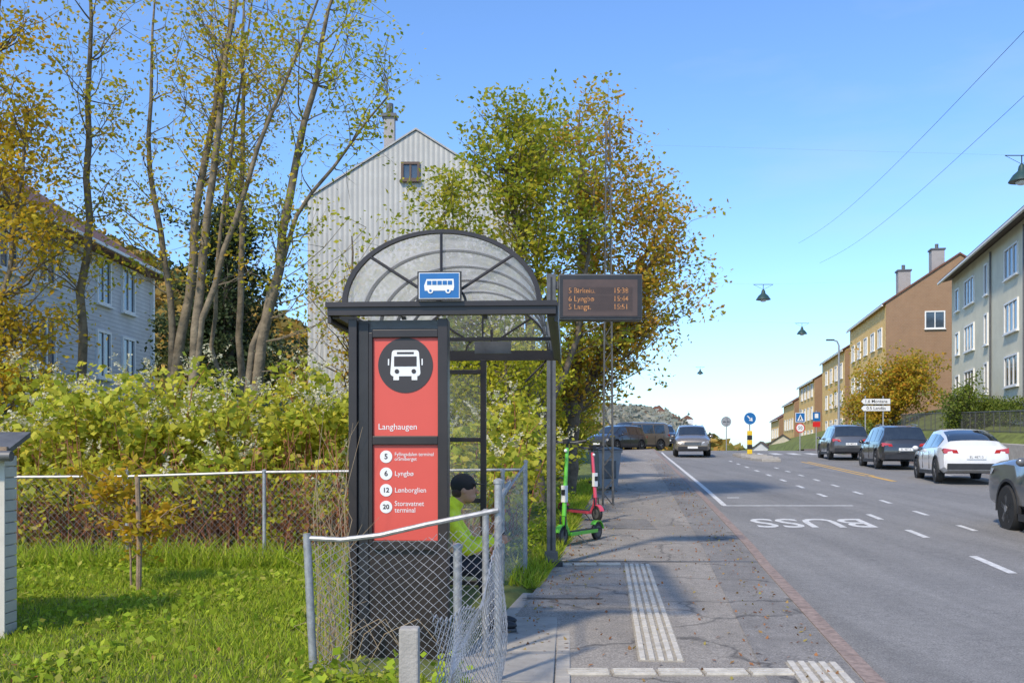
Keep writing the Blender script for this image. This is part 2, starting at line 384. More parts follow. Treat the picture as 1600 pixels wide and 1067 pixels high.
for yy in(-.08,.55,1.2,1.85,2.5,D-.02): arch(mb,yy,.035,hw+.012,hh+.012,m_black if yy in(-.08,D-.02) else m_dsteel,dep=.04)
for yy in(-.07,D-.01):
    for a in(42,90,138):
        c,s_=math.cos(R(a)),math.sin(R(a)); mb.tube([(cx+.16*c,yy,z0+.12*s_),(cx+hw*.99*c,yy,z0+hh*.99*s_)],.011,m_black,6)
    arch(mb,yy+.004,.018,.18,.14,m_black,16,.02)
mb.obj('roof_frame',S,bevel=.0)
v=[];f=[];n=32
for i in range(n+1):
    a=math.pi*i/n
    for yy in(-.04,D): v.append((cx-hw*math.cos(a),yy,z0+hh*math.sin(a)))
f=[(2*i,2*i+1,2*i+3,2*i+2) for i in range(n)]
mi=[0]*n
for yy in(-.045,D+.005):
    b0=len(v); v+=[(cx-hw*.98*math.cos(math.pi*i/n),yy,z0+hh*.98*math.sin(math.pi*i/n)) for i in range(n+1)]; f.append(tuple(range(b0,b0+n+1))); mi.append(1)
obj_from('roof_glazing',v,f,[m_vault,m_vend],mi,parent=S,smooth=40)
mb=MB(); mb.box(.155,.46,-.155,-.13,2.535,2.735,m_blk); mb.box(.166,.449,-.158,-.1551,2.545,2.725,m_wt); mb.box(.171,.444,-.160,-.1581,2.55,2.72,m_blue)
bx=.3075; bz=2.635
mb.prism([(bx-.10,-.161,bz-.035),(bx+.098,-.161,bz-.035),(bx+.104,-.161,bz-.01),(bx+.10,-.161,bz+.045),(bx-.088,-.161,bz+.045),(bx-.104,-.161,bz+.0)],(0,-.001,0),m_wt)
for i in range(5): mb.box(bx-.084+i*.036,bx-.054+i*.036,-.164,-.1625,bz+.005,bz+.033,m_blue)
for x in(-.06,.062): mb.lathe([(.019,-.1625),(.019,-.165)],m_wt,(bx+x,0,bz-.036),'y',16); mb.lathe([(.009,-.1655),(.009,-.1665)],m_blue,(bx+x,0,bz-.036),'y',12)
mb.obj('bus_stop_sign',S)
# ------------------------------------------------------------------ display pole
P=thing('departure_display','grey pole with amber departure display beside the pavement','information display',(.49,12.0,G(12)),0)
mb=MB(); mb.box(-.055,.055,-.05,.05,.0,3.64,m_dsteel); mb.box(-.012,.012,-.054,-.0505,.2,3.6,m_blk)
mb.prism([(-.12,-.09,0),(.14,-.09,0),(.14,.09,0),(-.12,.09,0)],(0,0,.06),m_blk); mb.box(-.08,.08,-.07,.07,.06,.18,m_dsteel)
mb.obj('pole',P,bevel=.006)
mb=MB(); mb.box(.09,1.12,-.13,.10,3.06,3.62,m_dsteel); mb.box(.10,1.11,-.14,-.1305,3.075,3.605,m_blk); mb.box(.055,.09,-.03,.03,3.15,3.25,m_dsteel); mb.box(.055,.09,-.03,.03,3.45,3.55,m_dsteel); mb.obj('display_housing',P,bevel=.008)
m_led=mat('amber_led',(.60,.26,.07),.5,var=.6,scale=25,emit=.45)
m_scr=mat('dark_screen',(.085,.05,.035),.3,var=.15)
mb=MB(); mb.box(.14,1.06,-.1445,-.1405,3.10,3.55,m_scr)
for t1,t2,z in(('5 Birkelu.','15:38',3.41),('6 Lyngbø','15:44',3.31),('5 Langs.','15:51',3.21)):
    mb.text(t1,.092,pf(.205,z,-.147),m_led,sx=.95); mb.text(t2,.092,pf(.76,z,-.147),m_led,sx=.92)
    for k in range(7): mb.box(.20,1.0,-.1485,-.1478,z-.038+k*.0128,z-.0345+k*.0128,m_scr)
for k in range(34): mb.box(.205+k*.0235,.2085+k*.0235,-.1490,-.1486,3.15,3.47,m_scr)
mb.obj('display_screen',P)
# ------------------------------------------------------------------ chain link fences
m_wire=mat('galvanised_wire',(.38,.38,.38),.45,.5,var=.2,scale=30)
def chain(mb,fn,L,H,cell,r,seg=1):
    for sgn in(1,-1):
        k=-int(H/cell)-1
        while k*cell<L+H:
            c=k*cell; 
            if sgn>0: lo=max(0,-c); hi=min(H,L-c)
            else: lo=max(0,c-L); hi=min(H,c)
            if hi-lo>.01:
                m_=max(1,int((hi-lo)/.12)) if seg else 1
                pts=[fn(c+sgn*(lo+(hi-lo)*i/m_),lo+(hi-lo)*i/m_) for i in range(m_+1)]
                mb.tube(pts,r,m_wire,4,False)
            k+=1
def post(par,x,y,z0,z1,r=.022,conc=None):
    mb=MB(); mb.tube([(x,y,z0),(x,y,z1-.005)],r,m_steel,10); mb.lathe([(r+.006,z1-.01),(r+.006,z1+.012),(r*.4,z1+.025)],m_steel,(x,y,0),'z',10)
    if conc is not None: mb.lathe([(.09,conc-.05),(.07,conc+.08)],m_conc,(x,y,0),'z',12)
    mb.obj('post',par,smooth=40)
def rail(par,pts,r):
    mb=MB(); mb.tube(pts,r,m_steel,8); mb.obj('rail',par,smooth=40)
FB=thing('chain_link_fence','galvanised chain link fence with tubular top rail behind the lawn','fence',(0,11.2,0))
for x in(-8.2,-6.1,-4.49,-2.89,-1.3,.15):
    z=T(x,11.2); post(FB,x,0,z-.2,1.31,conc=z if -5<x<-4 else None)
rail(FB,[(-8.2,0,1.23),(-4.49,0,1.25),(-2.89,0,1.30),(.15,0,1.33)],.017)
mb=MB(); chain(mb,lambda u,v_:(-8.2+u,.02+.01*math.sin(u*2),.16+v_),8.35,1.08,.075,.0011,0); mb.obj('wire_mesh',FB)
FC=thing('chain_link_fence','short chain link fence run beside the pavement behind the shelter','fence',(0,0,0))
post(FC,-.10,10.35,-.1,1.33); post(FC,.16,11.25,-.1,1.42)
rail(FC,[(-.12,10.35,1.02),(.16,11.2,1.4)],.014)
mb=MB(); chain(mb,lambda u,v_:(-.10+u*.27,10.35+u*.93+.02*math.sin(v_*5),.12+v_+.12*u),.95,1.1,.06,.0018,1); mb.obj('wire_mesh',FC)
FA=thing('chain_link_fence','battered chain link fence sagging around the end of the shelter','fence',(0,0,0))
mb=MB(); mb.tube([(-1.27,6.2,-.1),(-1.30,6.2,.5),(-1.325,6.2,1.03)],.026,m_steel,10); mb.obj('post',FA,smooth=40)
post(FA,-.09,6.25,-.1,1.36,.026); post(FA,-.19,6.9,-.1,1.12,.025); post(FA,-.36,6.35,-.1,.93,.03)
rail(FA,[(-1.325,6.2,1.0),(-1.1,6.19,.99),(-.85,6.18,1.02),(-.55,6.17,1.09),(-.09,6.22,1.18)],.017); rail(FA,[(-.09,6.25,1.18),(-.10,6.6,1.22),(-.02,8.,1.3)],.015)
mb=MB(); mb.box(-.49,-.405,4.15,4.23,-.1,.80,m_conc); mb.obj('post',FA,bevel=.008)
mb=MB()
def fa(u,v_):
    s=u/1.22; return (-1.30+u+.03*math.sin(v_*6+u*2),6.2+.08*math.sin(u*5)*math.sin(v_*3),.05+v_*(.90+.13*s)-.07*math.sin(s*math.pi)*v_+.012*math.sin(u*17)*v_)
chain(mb,fa,1.22,1.05,.066,.0019,1)
def fb(u,v_):
    s=u/2.1; p0=Vector((-.08,6.25,0)); p1=Vector((-.40,4.25,0)); p=p0.lerp(p1,s); b=.07*math.sin(s*6+v_*3)+.03*math.sin(v_*6-s*9)
    return (p.x+b*.6+.10*math.sin(s*3)*v_*v_,p.y+b*.3,.02+v_*(1-.16*math.sin(s*3.1)-.12*s)+.025*math.sin(s*19)*v_)
chain(mb,fb,2.1,.94,.060,.0020,1)
mb.tube([fb(2.1*i/60,.94+.014*(-1)**i) for i in range(61)],.003,m_wire,5)
mb.obj('wire_mesh',FA)
# ------------------------------------------------------------------ person
def remesh(mb,name,parent,vox,smooth=6):
    o=mb.obj(name,None); r=o.modifiers.new('r','REMESH'); r.mode='VOXEL'; r.voxel_size=vox
    s=o.modifiers.new('s','SMOOTH'); s.iterations=smooth; s.factor=.5
    bpy.context.view_layer.update(); me=bpy.data.meshes.new_from_object(o.evaluated_get(bpy.context.evaluated_depsgraph_get()))
    ma=mb.mats[0]; bpy.data.objects.remove(o); me.materials.clear(); me.materials.append(ma)
    me.polygons.foreach_set('use_smooth',[True]*len(me.polygons)); o=bpy.data.objects.new(name,me); COL.objects.link(o); o.parent=parent; return o
PE=thing('person','seated person in fluorescent yellow jacket and black cap holding a phone','person',(-.06,8.0,G(8)+.01))
m_skin=mat('skin',(.45,.25,.16),.55,var=.1); m_hi=mat('hi_vis_yellow',(.72,.80,.02),.6,var=.25,scale=9,bump=.6,bscale=12); m_cl=mat('dark_trousers',(.02,.022,.03),.8,var=.3)
m_cap=mat('black_cap',(.012,.012,.013),.8,var=.3); m_ref=mat('reflective_tape',(.5,.52,.52),.3,.3,var=.05)
pel=Vector((-.68,0,.56)); ch=Vector((-.50,0,.90)); nk=Vector((-.40,0,1.03)); hd=Vector((-.335,0,1.16))
def limbs(mb,m,e,hands=True,legs=True,arms=True,torso=True):
    if torso:
        mb.ell(pel,(.16+e,.17+e,.14+e),m); mb.ell(pel.lerp(ch,.5),(.12+e,.155+e,.16+e),m); mb.ell(ch,(.13+e,.185+e,.15+e),m)
        mb.cap(ch+Vector((.02,-.15,.05)),ch+Vector((.02,.15,.05)),.065+e,.065+e,m)
    for s in(-1,1):
        if legs:
            k=Vector((-.18,s*.13,.52)); a=Vector((-.10,s*.12,.09)); mb.cap(pel+Vector((.05,s*.09,-.02)),k,.085+e,.06+e,m); mb.cap(k,a,.058+e,.038+e,m)
        if arms:
            sh=ch+Vector((.02,s*.19,.05)); el=Vector((-.30,s*.20,.68)); wr=Vector((-.12,s*.07,.73)); mb.cap(sh,el,.052+e,.042+e,m); mb.cap(el,wr,.040+e,.028+e,m)
mb=MB(); limbs(mb,m_skin,0)
mb.cap(nk-Vector((.04,0,.05)),hd-Vector((.03,0,.05)),.058,.055,m_skin)
mb.ell(hd,(.095,.075,.115),m_skin); mb.ell(hd+Vector((.035,0,-.065)),(.058,.055,.05),m_skin)
mb.cap(hd+Vector((.09,0,.0)),hd+Vector((.112,0,-.03)),.010,.016,m_skin); mb.ell(hd+Vector((.088,0,-.062)),(.012,.026,.008),m_skin)
for s in(-1,1):
    mb.ell(hd+Vector((-.005,s*.076,-.01)),(.018,.010,.032),m_skin); mb.ell(hd+Vector((.082,s*.03,.012)),(.012,.015,.012),m_skin)
    mb.ell((-.10,s*.12,.045),(.06,.04,.035),m_skin)
    wr=Vector((-.12,s*.07,.73)); pm=Vector((-.065,s*.045,.745)); mb.cap(wr,pm,.024,.03,m_skin); mb.ell(pm,(.045,.02,.035),m_skin)
    for i,l in enumerate((.036,.042,.040,.032)):
        b=pm+Vector((.03,-s*.004,.028-.018*i)); k=b+Vector((l,-s*.008,0)); t=k+Vector((l*.3,-s*.028,-.006)); mb.cap(b,k,.0085,.008,m_skin); mb.cap(k,t,.008,.007,m_skin)
    b=pm+Vector((-.01,-s*.015,.03)); k=b+Vector((.025,-s*.012,.022)); mb.cap(b,k,.011,.009,m_skin); mb.cap(k,k+Vector((.022,-s*.006,.0)),.009,.008,m_skin)
remesh(mb,'body',PE,.0065)
mb=MB(); limbs(mb,m_hi,.018,legs=False); mb.cap(nk-Vector((.05,0,.03)),nk-Vector((.01,0,-.01)),.078,.07,m_hi); remesh(mb,'jacket',PE,.011)
mb=MB(); mb.lathe([(.178,-.008),(.18,0),(.178,.008)],m_ref,(0,0,0),'z',30); o=mb.obj('reflective_band',PE,smooth=40); o.location=pel.lerp(ch,.55); o.rotation_euler=(0,R(23),0); o.scale=(.86,1.03,3)
mb=MB(); limbs(mb,m_cl,.014,arms=False,torso=False); mb.ell(pel,(.17,.185,.13),m_cl); remesh(mb,'trousers',PE,.011)
for s in(-1,1):
    mb=MB(); mb.ell((-.04,s*.12,.045),(.145,.052,.044),m_blk); mb.ell((-.13,s*.12,.07),(.06,.046,.06),m_blk); mb.box(-.18,.10,s*.12-.045,s*.12+.045,0,.022,m_dsteel); o=mb.obj('shoe',PE,smooth=50,bevel=.006)
mb=MB(); mb.ell(hd+Vector((-.012,0,.035)),(.108,.086,.095),m_cap,20,12,Matrix.Rotation(R(8),3,'Y'))
mb.prism([(hd.x+.06,-.06,hd.z+.045),(hd.x+.12,-.058,hd.z+.036),(hd.x+.16,-.03,hd.z+.030),(hd.x+.165,.0,hd.z+.030),(hd.x+.16,.03,hd.z+.030),(hd.x+.12,.058,hd.z+.036),(hd.x+.06,.06,hd.z+.045)],(0,0,.008),m_cap); mb.obj('cap',PE,smooth=40)
for s in(-1,1): mb=MB(); mb.ell(hd+Vector((.090,s*.03,.012)),(.006,.008,.005),m_bk,8,6); mb.obj('eye',PE)
mb=MB(); mb.ell(hd+Vector((-.05,0,-.03)),(.06,.078,.055),mat('brown_hair',(.05,.03,.02),.9)); mb.obj('hair',PE,smooth=60)
ph=MB(); ph.box(-.018,.018,-.038,.038,-.004,.004,m_blk); o=ph.obj('phone',None,bevel=.002); tag(o,'small black phone held in both hands','phone'); o.location=(-.09,8.0,G(8)+.79); o.scale=(2,1,1); o.rotation_euler=(0,R(-30),0)
# ------------------------------------------------------------------ scooters and bin
def scooter(label,loc,rz,col,h=1.28):
    E=thing('electric_scooter',label,'scooter',loc,rz,'rental scooters parked beside the pavement')
    mb=MB(); mb.box(-.08,.08,-.42,.36,.13,.18,col); mb.box(-.07,.07,-.40,.33,.181,.186,m_blk); mb.box(-.05,.05,-.56,-.42,.15,.19,m_blk); mb.obj('deck',E,bevel=.012)
    mb=MB(); mb.tube([(0,.34,.16),(0,.42,.28),(0,.45,.42)],[.04,.038,.033],col,12); mb.tube([(0,.45,.42),(0,.36,h-.08)],[.034,.026],col,12); mb.tube([(0,.36,h-.08),(0,.35,h)],.02,m_blk,10); mb.box(-.035,.035,.40,.47,.62,.86,m_wt); mb.box(-.03,.03,.465,.475,.72,.8,m_blk); mb.obj('stem',E,smooth=40)
    mb=MB(); mb.tube([(-.27,.30,h+.02),(-.12,.34,h),(.12,.34,h),(.27,.30,h+.02)],.014,m_dsteel,8)
    for s in(-1,1): mb.tube([(s*.17,.325,h+.007),(s*.28,.297,h+.022)],.019,m_blk,8); mb.tube([(s*.15,.36,h-.02),(s*.25,.36,h-.01)],.006,m_dsteel,6)
    mb.box(-.04,.04,.30,.42,h-.02,h+.05,m_blk); mb.obj('handlebar',E,smooth=40)
    for yy in(.50,-.52):
        w=MB(); w.lathe([(.09,-.028),(.12,-.03),(.135,-.018),(.138,0),(.135,.018),(.12,.03),(.09,.028)],m_blk,(0,yy,.138),'x',24); o=w.obj('wheel',E,smooth=40)
        w=MB(); w.lathe([(.03,-.035),(.085,-.031),(.085,.031),(.03,.035)],m_dsteel,(0,yy,.138),'x',18); r_=w.obj('rim',o,smooth=40)
    for yy,a0,a1 in((.50,20,140),(-.52,40,170)):
        mb=MB()
        for i in range(8):
            a=R(a0+(a1-a0)*i/8); b=R(a0+(a1-a0)*(i+1)/8); q=lambda t,r:(yy+r*math.cos(t),.138+r*math.sin(t))
            p=[q(a,.15),q(b,.15),q(b,.165),q(a,.165)]; mb.prism([(-.04,y_,z_) for y_,z_ in p],(.08,0,0),col)
        mb.obj('mudguard',E)
    mb=MB()
    for s in(-1,1): mb.tube([(s*.045,.47,.42),(s*.045,.50,.138)],.012,m_blk,8)
    mb.obj('fork',E)
    mb=MB(); mb.tube([(-.02,.1,.13),(-.17,.06,.005)],.009,m_dsteel,6); mb.obj('kickstand',E)
    mb=MB(); mb.ell((0,.405,h-.12),(.025,.02,.025),m_wt); mb.obj('headlight',E)
    return E
m_gr=mat('scooter_green',(.14,.55,.05),.35,var=.05,coat=.5); m_pk=mat('scooter_coral',(.62,.07,.12),.35,var=.05,coat=.5)
scooter('lime green electric scooter parked on its kickstand by the pavement',(1.0,14.2,G(14.2)),R(146),m_gr,1.48)
scooter('coral pink electric scooter parked behind the green one',(1.24,17.4,G(17.4)),R(212),m_pk,1.30)
B=thing('wheelie_bin','grey plastic wheelie bin standing at the pavement edge','rubbish bin',(2.40,24.8,G(24.8)),R(15))
m_bin=mat('grey_bin_plastic',(.26,.27,.29),.5,var=.15)
mb=MB(); v=[(-.22,-.26,.08),(.22,-.26,.08),(.22,.22,.08),(-.22,.22,.08),(-.29,-.34,1.0),(.29,-.34,1.0),(.29,.32,1.0),(-.29,.32,1.0)]; mb.add(v,[(3,2,1,0),(4,5,6,7),(0,1,5,4),(1,2,6,5),(2,3,7,6),(3,0,4,7)],m_bin); mb.box(-.31,.31,-.36,.34,.96,1.01,m_bin); mb.box(-.16,.16,-.33,-.30,.3,.75,m_dsteel); mb.obj('bin_body',B,bevel=.02)
mb=MB(); mb.prism([(-.31,-.38,1.012),(-.31,.32,1.012),(-.31,.36,1.06),(-.31,.1,1.10),(-.31,-.36,1.05)],(.62,0,0),m_dsteel); mb.tube([(-.25,.40,1.02),(.25,.40,1.02)],.018,m_bin,8); mb.obj('lid',B,bevel=.01)
for s in(-1,1): mb=MB(); mb.lathe([(.05,-.03),(.11,-.03),(.11,.03),(.05,.03)],m_blk,(s*.27,.27,.11),'x',18); mb.obj('wheel',B,smooth=40)
B.scale=(1.1,1.1,1.0)
# ------------------------------------------------------------------ cars
m_tyre=mat('tyre',(.018,.018,.018),.8,var=.2); m_rim=mat('alloy',(.45,.46,.47),.3,.8,var=.1)
m_tail=mat('tail_light',(.45,.01,.01),.2,var=.1,coat=1); m_head=mat('headlamp',(.65,.68,.7),.1,var=.1,coat=1); m_cg=mat('car_glass',(.02,.026,.03),.04,var=.3,spec=1.,coat=.5)
def wheel(E,x,y,r,s):
    w=MB(); w.lathe([(r*.64,-.11),(r*.93,-.115),(r,-.07),(r,.07),(r*.93,.115),(r*.64,.11)],m_tyre,(0,0,0),'x',28); o=w.obj('wheel',E,smooth=35,loc=(x,y,r))
    w=MB(); xo=s*.10
    w.lathe([(r*.56,xo-s*.09),(r*.66,xo-s*.085),(r*.67,xo),(r*.60,xo+s*.01),(r*.58,xo-s*.05)],m_rim,(0,0,0),'x',28)
    w.lathe([(.06,xo-.02),(.06,xo+.02)],m_rim,(0,0,0),'x',12)
    for i in range(5):
        a=2*math.pi*i/5+.3; d=Vector((0,math.cos(a),math.sin(a))); t=Vector((0,-d.z,d.y)); q=[d*.04+t*.035,d*r*.62+t*.05,d*r*.62-t*.05,d*.04-t*.035]
        w.prism([p+Vector((xo-s*.02,0,0)) for p in q],(s*.03,0,0),m_rim)
    w.lathe([(r*.55,xo-s*.088),(.02,xo-s*.087)],m_blk,(0,0,0),'x',20)
    w.obj('rim',o,smooth=35)
def car(label,loc,rz,paint,st,side,ws,rw,wheels,r,group=None,kind='suv',trim=True,plate='front'):
    E=thing('car' if kind!='pickup' else 'pickup_truck',label,'car' if kind!='pickup' else 'pickup truck',loc,rz,group)
    A=np.array(st); Y=A[:,0]; L=Y[-1]; c=L/2
    ys=[]; 
    for i in range(len(Y)-1):
        k=3
        for j in range(k): ys.append(Y[i]+(Y[i+1]-Y[i])*j/k)
    ys.append(Y[-1])
    def S(y): return [float(np.interp(y,Y,A[:,j])) for j in range(1,6)]
    def ring(y):
        zb,zl,zt,w,wt=S(y)
        h=[(0,zb),(.86*w,zb),(.98*w,zb+.10),(w,zb+(zl-zb)*.55),(w*.965,zl),(wt,zt-.05),(wt*.88,zt-.005),(wt*.45,zt+.015),(0,zt+.02)]
        return [(x,y-c,z) for x,z in h]+[(-x,y-c,z) for x,z in h[-2:0:-1]]
    mb=MB(); v=[];
    for y in ys: v+=ring(y)
    n=16; f=[]
    for i in range(len(ys)-1):
        for j in range(n): f.append((i*n+j,(i+1)*n+j,(i+1)*n+(j+1)%n,i*n+(j+1)%n))
    f.append(tuple(range(n))); f.append(tuple((len(ys)-1)*n+j for j in range(n-1,-1,-1)))
    mb.add(v,f,paint); o=mb.obj('body',None)
    bm=bmesh.new(); bm.from_mesh(o.data); bmesh.ops.recalc_face_normals(bm,faces=bm.faces); bm.to_mesh(o.data); bm.free()
    W=max(A[:,4])
    cb=MB()
    for wy in wheels:
        for s in(-1,1): cb.lathe([(r+.055,-.25),(r+.055,.25)],m_blk,(s*(W-.05),wy-c,r+.01),'x',26)
    co=cb.obj('cut',None); md=o.modifiers.new('c','BOOLEAN'); md.object=co; md.operation='DIFFERENCE'; md.solver='EXACT'; md.use_self=True
    bpy.context.view_layer.update(); me=bpy.data.meshes.new_from_object(o.evaluated_get(bpy.context.evaluated_depsgraph_get()))
    bpy.data.objects.remove(o); bpy.data.objects.remove(co)
    me.polygons.foreach_set('use_smooth',[True]*len(me.polygons)); me.set_sharp_from_angle(angle=R(32))
    body=bpy.data.objects.new('body',me); COL.objects.link(body); body.parent=E
    mb=MB()
    for wy in wheels:
        for s in(-1,1):
            for i in range(12):
                a,b=R(-8+196*i/12),R(-8+196*(i+1)/12); q=lambda t,rr:(s*(W+.004),wy-c+rr*math.cos(t),r+.01+rr*math.sin(t))
                mb.prism([q(a,r+.05),q(b,r+.05),q(b,r+.10),q(a,r+.10)],(-s*.06,0,0),m_blk)
    for s in(-1,1): mb.box(min(s*(W+.002),s*(W-.06)),max(s*(W+.002),s*(W-.06)),wheels[0]-c+r+.1,wheels[1]-c-r-.1,.24,.36,m_blk)
    zb=A[0][1]; mb.box(-W*.82,W*.82,-c-.02,-c+.1,zb-.08,zb+.10,m_blk); mb.box(-W*.80,W*.80,c-.12,c+.01,A[-1][1]-.08,A[-1][1]+.10,m_blk)
    for s in(-1,1):
        for yy in(side[0][0]+.15,)+tuple(b for a,b in side[:-1])+(side[-1][1]-.15,):
            zb_,zl_,zt_,w_,wt_=S(yy); mb.box(min(s*w_*.99,s*(w_+.003)),max(s*w_*.99,s*(w_+.003)),yy-c-.006,yy-c+.006,.40,zl_-.06,m_blk)
    mb.obj('trim',E,bevel=.0)
    for s in(-1,1):
        for (a,b) in side:
            g=MB(); v=[]; k=6
            for i in range(k+1):
                y=a+(b-a)*i/k; zb,zl,zt,w,wt=S(y)
                for t in(.10,.86):
                    x=w*.965+(wt-w*.965)*t; z=zl+(zt-.05-zl)*t; v.append((s*(x+.010),y-c,z))
            f=[(2*i,2*i+2,2*i+3,2*i+1) for i in range(k)]
            if s>0: f=[q[::-1] for q in f]
            g.add(v,f,m_cg); g.obj('side_window',E)
    for nm,(a,b) in(('windscreen',ws),('rear_window',rw)):
        g=MB(); v=[]; k=6; m2=8
        for i in range(k+1):
            y=a+(b-a)*i/k; zb,zl,zt,w,wt=S(y); e=.02; dz=(S(y+e)[2]-S(y-e)[2])/(2*e); nn=Vector((0,-dz,1)).normalized()*.014
            for j in range(m2+1):
                u=-1+2*j/m2; au=abs(u); xs=[0,.45,.88,.97]; z=float(np.interp(au*.97,xs,[zt+.02,zt+.015,zt-.005,zt-.03])); v.append((u*.97*wt,y-c+nn.y,z+nn.z))
        f=[(i*(m2+1)+j,i*(m2+1)+j+1,(i+1)*(m2+1)+j+1,(i+1)*(m2+1)+j) for i in range(k) for j in range(m2)]
        g.add(v,f,m_cg); g.obj(nm,E,smooth=40)
    for wy in wheels:
        for s in(-1,1): wheel(E,s*(W-.10),wy-c,r,s)
    zl0=S(.1)[1]; zl1=S(L-.25)[1]
    for s in(-1,1):
        mb=MB(); w=S(.05)[3]; mb.prism([(s*w*.55,-c-.012,zl0-.13),(s*w*1.0,-c+.02,zl0-.13),(s*w*1.02,-c+.22,zl0-.02),(s*w*1.0,-c+.03,zl0+.02),(s*w*.6,-c-.012,zl0-.03)],(0,.05,0),m_tail); mb.obj('tail_light',E)
        mb=MB(); w=S(L-.1)[3]; mb.prism([(s*w*.58,c+.005,zl1-.18),(s*w*.99,c-.09,zl1-.16),(s*w*1.02,c-.32,zl1-.05),(s*w*.97,c-.12,zl1-.05),(s*w*.60,c-.01,zl1-.08)],(0,-.06,0),m_head); mb.obj('headlight',E)
        zl=S(ws[1]-.35)[1]
        mb=MB(); mb.ell((s*(W+.08),ws[1]-c-.45,zl+.10),(.10,.06,.075),paint,10,7); mb.tube([(s*(W-.06),ws[1]-c-.42,zl+.02),(s*(W+.05),ws[1]-c-.45,zl+.06)],.02,m_blk,6); mb.obj('wing_mirror',E,smooth=50)
    mb=MB(); mb.box(-.26,.26,-c-.03,-c-.021,zl0-.30,zl0-.19,m_wt); mb.text('EL 48713',.10,lambda u,v_:(u,-c-.032,zl0-.245+v_),m_bk,'CENTER'); mb.obj('licence_plate',E)
    mb=MB(); mb.box(-.26,.26,c+.012,c+.02,.42,.53,m_wt); mb.obj('licence_plate',E)
    mb=MB(); mb.box(-.42,.42,c-.03,c+.006,zl1-.26,zl1-.10,m_blk)
    for i in range(4): mb.box(-.40,.40,c+.0065,c+.009,zl1-.25+i*.037,zl1-.24+i*.037,m_rim)
    mb.obj('grille',E)
    if trim:
        for s in(-1,1):
            mb=MB()
            y0=side[0][0]+.3; y1=side[-1][1]-.9; mb.tube([(s*(S(y0)[4]-.06),y0-c,S(y0)[2]+.03),(s*(S((y0+y1)/2)[4]-.06),(y0+y1)/2-c,S((y0+y1)/2)[2]+.05),(s*(S(y1)[4]-.06),y1-c,S(y1)[2]+.03)],.014,m_rim,6)
            mb.obj('roof_rail',E)
    return E
SUV=[(0,.45,.88,.93,.80,.72),(.06,.36,.98,1.05,.88,.76),(.28,.30,1.02,1.36,.93,.74),(.50,.30,1.02,1.60,.935,.68),(.9,.28,1.01,1.665,.94,.68),(1.6,.27,1.0,1.69,.94,.68),(2.5,.27,.99,1.67,.94,.68),(3.0,.27,.98,1.58,.94,.67),(3.75,.27,.97,1.12,.935,.72),(4.1,.28,.93,1.05,.93,.76),(4.5,.30,.84,.93,.89,.74),(4.66,.34,.74,.82,.82,.68),(4.72,.42,.62,.68,.72,.60)]
TES=[(0,.48,.90,.98,.78,.68),(.05,.38,1.0,1.08,.88,.76),(.35,.30,1.05,1.24,.94,.72),(.8,.27,1.04,1.42,.955,.67),(1.4,.26,1.01,1.57,.96,.64),(2.1,.25,.99,1.62,.96,.63),(2.7,.25,.97,1.60,.96,.63),(3.2,.25,.95,1.44,.955,.65),(3.95,.26,.92,1.03,.95,.74),(4.3,.27,.85,.95,.93,.76),(4.6,.30,.75,.83,.86,.72),(4.72,.34,.64,.70,.78,.64),(4.76,.42,.55,.60,.70,.6)]
PCK=[(0,.60,1.05,1.12,.88,.84),(.05,.52,1.08,1.15,.93,.88),(1.7,.45,1.10,1.17,.94,.89),(1.74,.42,1.10,1.72,.94,.72),(2.3,.40,1.10,1.83,.94,.70),(3.1,.40,1.10,1.81,.94,.70),(3.45,.40,1.14,1.74,.94,.71),(4.0,.40,1.18,1.32,.94,.80),(4.6,.42,1.20,1.30,.95,.86),(5.22,.44,1.16,1.25,.95,.86),(5.30,.48,1.10,1.19,.94,.84),(5.33,.52,1.0,1.08,.92,.82)]
def paint(n,c,me=.4): return mat(n,c,.28,me,var=.04,coat=1.)
pw=paint('white_car_paint',(.72,.72,.72),0.); pk=paint('black_car_paint',(.04,.041,.045)); pg=paint('graphite_car_paint',(.10,.102,.108)); ps=paint('grey_pickup_paint',(.13,.13,.13),.2); pbr=paint('bronze_car_paint',(.20,.155,.11)); pbg=paint('beige_grey_car_paint',(.24,.21,.17))
gp='cars driving away along the street'
cy=-math.atan(.16)
def rd(x,y): return (x,y,G(y)-.12)
car('white electric crossover car driving away on the street',rd(14.05,30.3),cy-.06,pw,TES,[(.75,1.75),(1.8,2.75),(2.8,3.55)],(3.2,3.9),(.35,1.3),(.85,3.75),.36,gp,trim=False)
car('black sport utility car with red tail lights on the street',rd(15.5,39.2),cy,pk,SUV,[(.55,1.25),(1.3,2.2),(2.27,3.3)],(3.02,3.72),(.1,.48),(.85,3.75),.36,gp)
car('dark grey sport utility car ahead of the queue',rd(16.7,48.5),cy,pg,SUV,[(.55,1.25),(1.3,2.2),(2.27,3.3)],(3.02,3.72),(.1,.48),(.85,3.75),.35,gp)
car('beige grey sport utility car approaching in the near lane',rd(9.8,52.5),math.pi-.15,pbg,SUV,[(.55,1.25),(1.3,2.2),(2.27,3.3)],(3.02,3.72),(.1,.48),(.85,3.75),.36)
car('grey pickup truck entering the street beside the camera',rd(9.47,15.15),-.13,ps,PCK,[(1.9,2.55),(2.62,3.6)],(3.47,3.95),(1.72,1.8),(1.0,4.4),.42,kind='pickup')
VAN=[(0,.4,1.05,1.5,.9,.78),(.08,.3,1.1,1.85,.94,.76),(.4,.28,1.1,1.92,.95,.75),(3.4,.28,1.08,1.90,.95,.74),(4.2,.28,1.05,1.30,.94,.76),(4.75,.3,.95,1.05,.9,.76),(4.9,.4,.7,.78,.8,.66)]
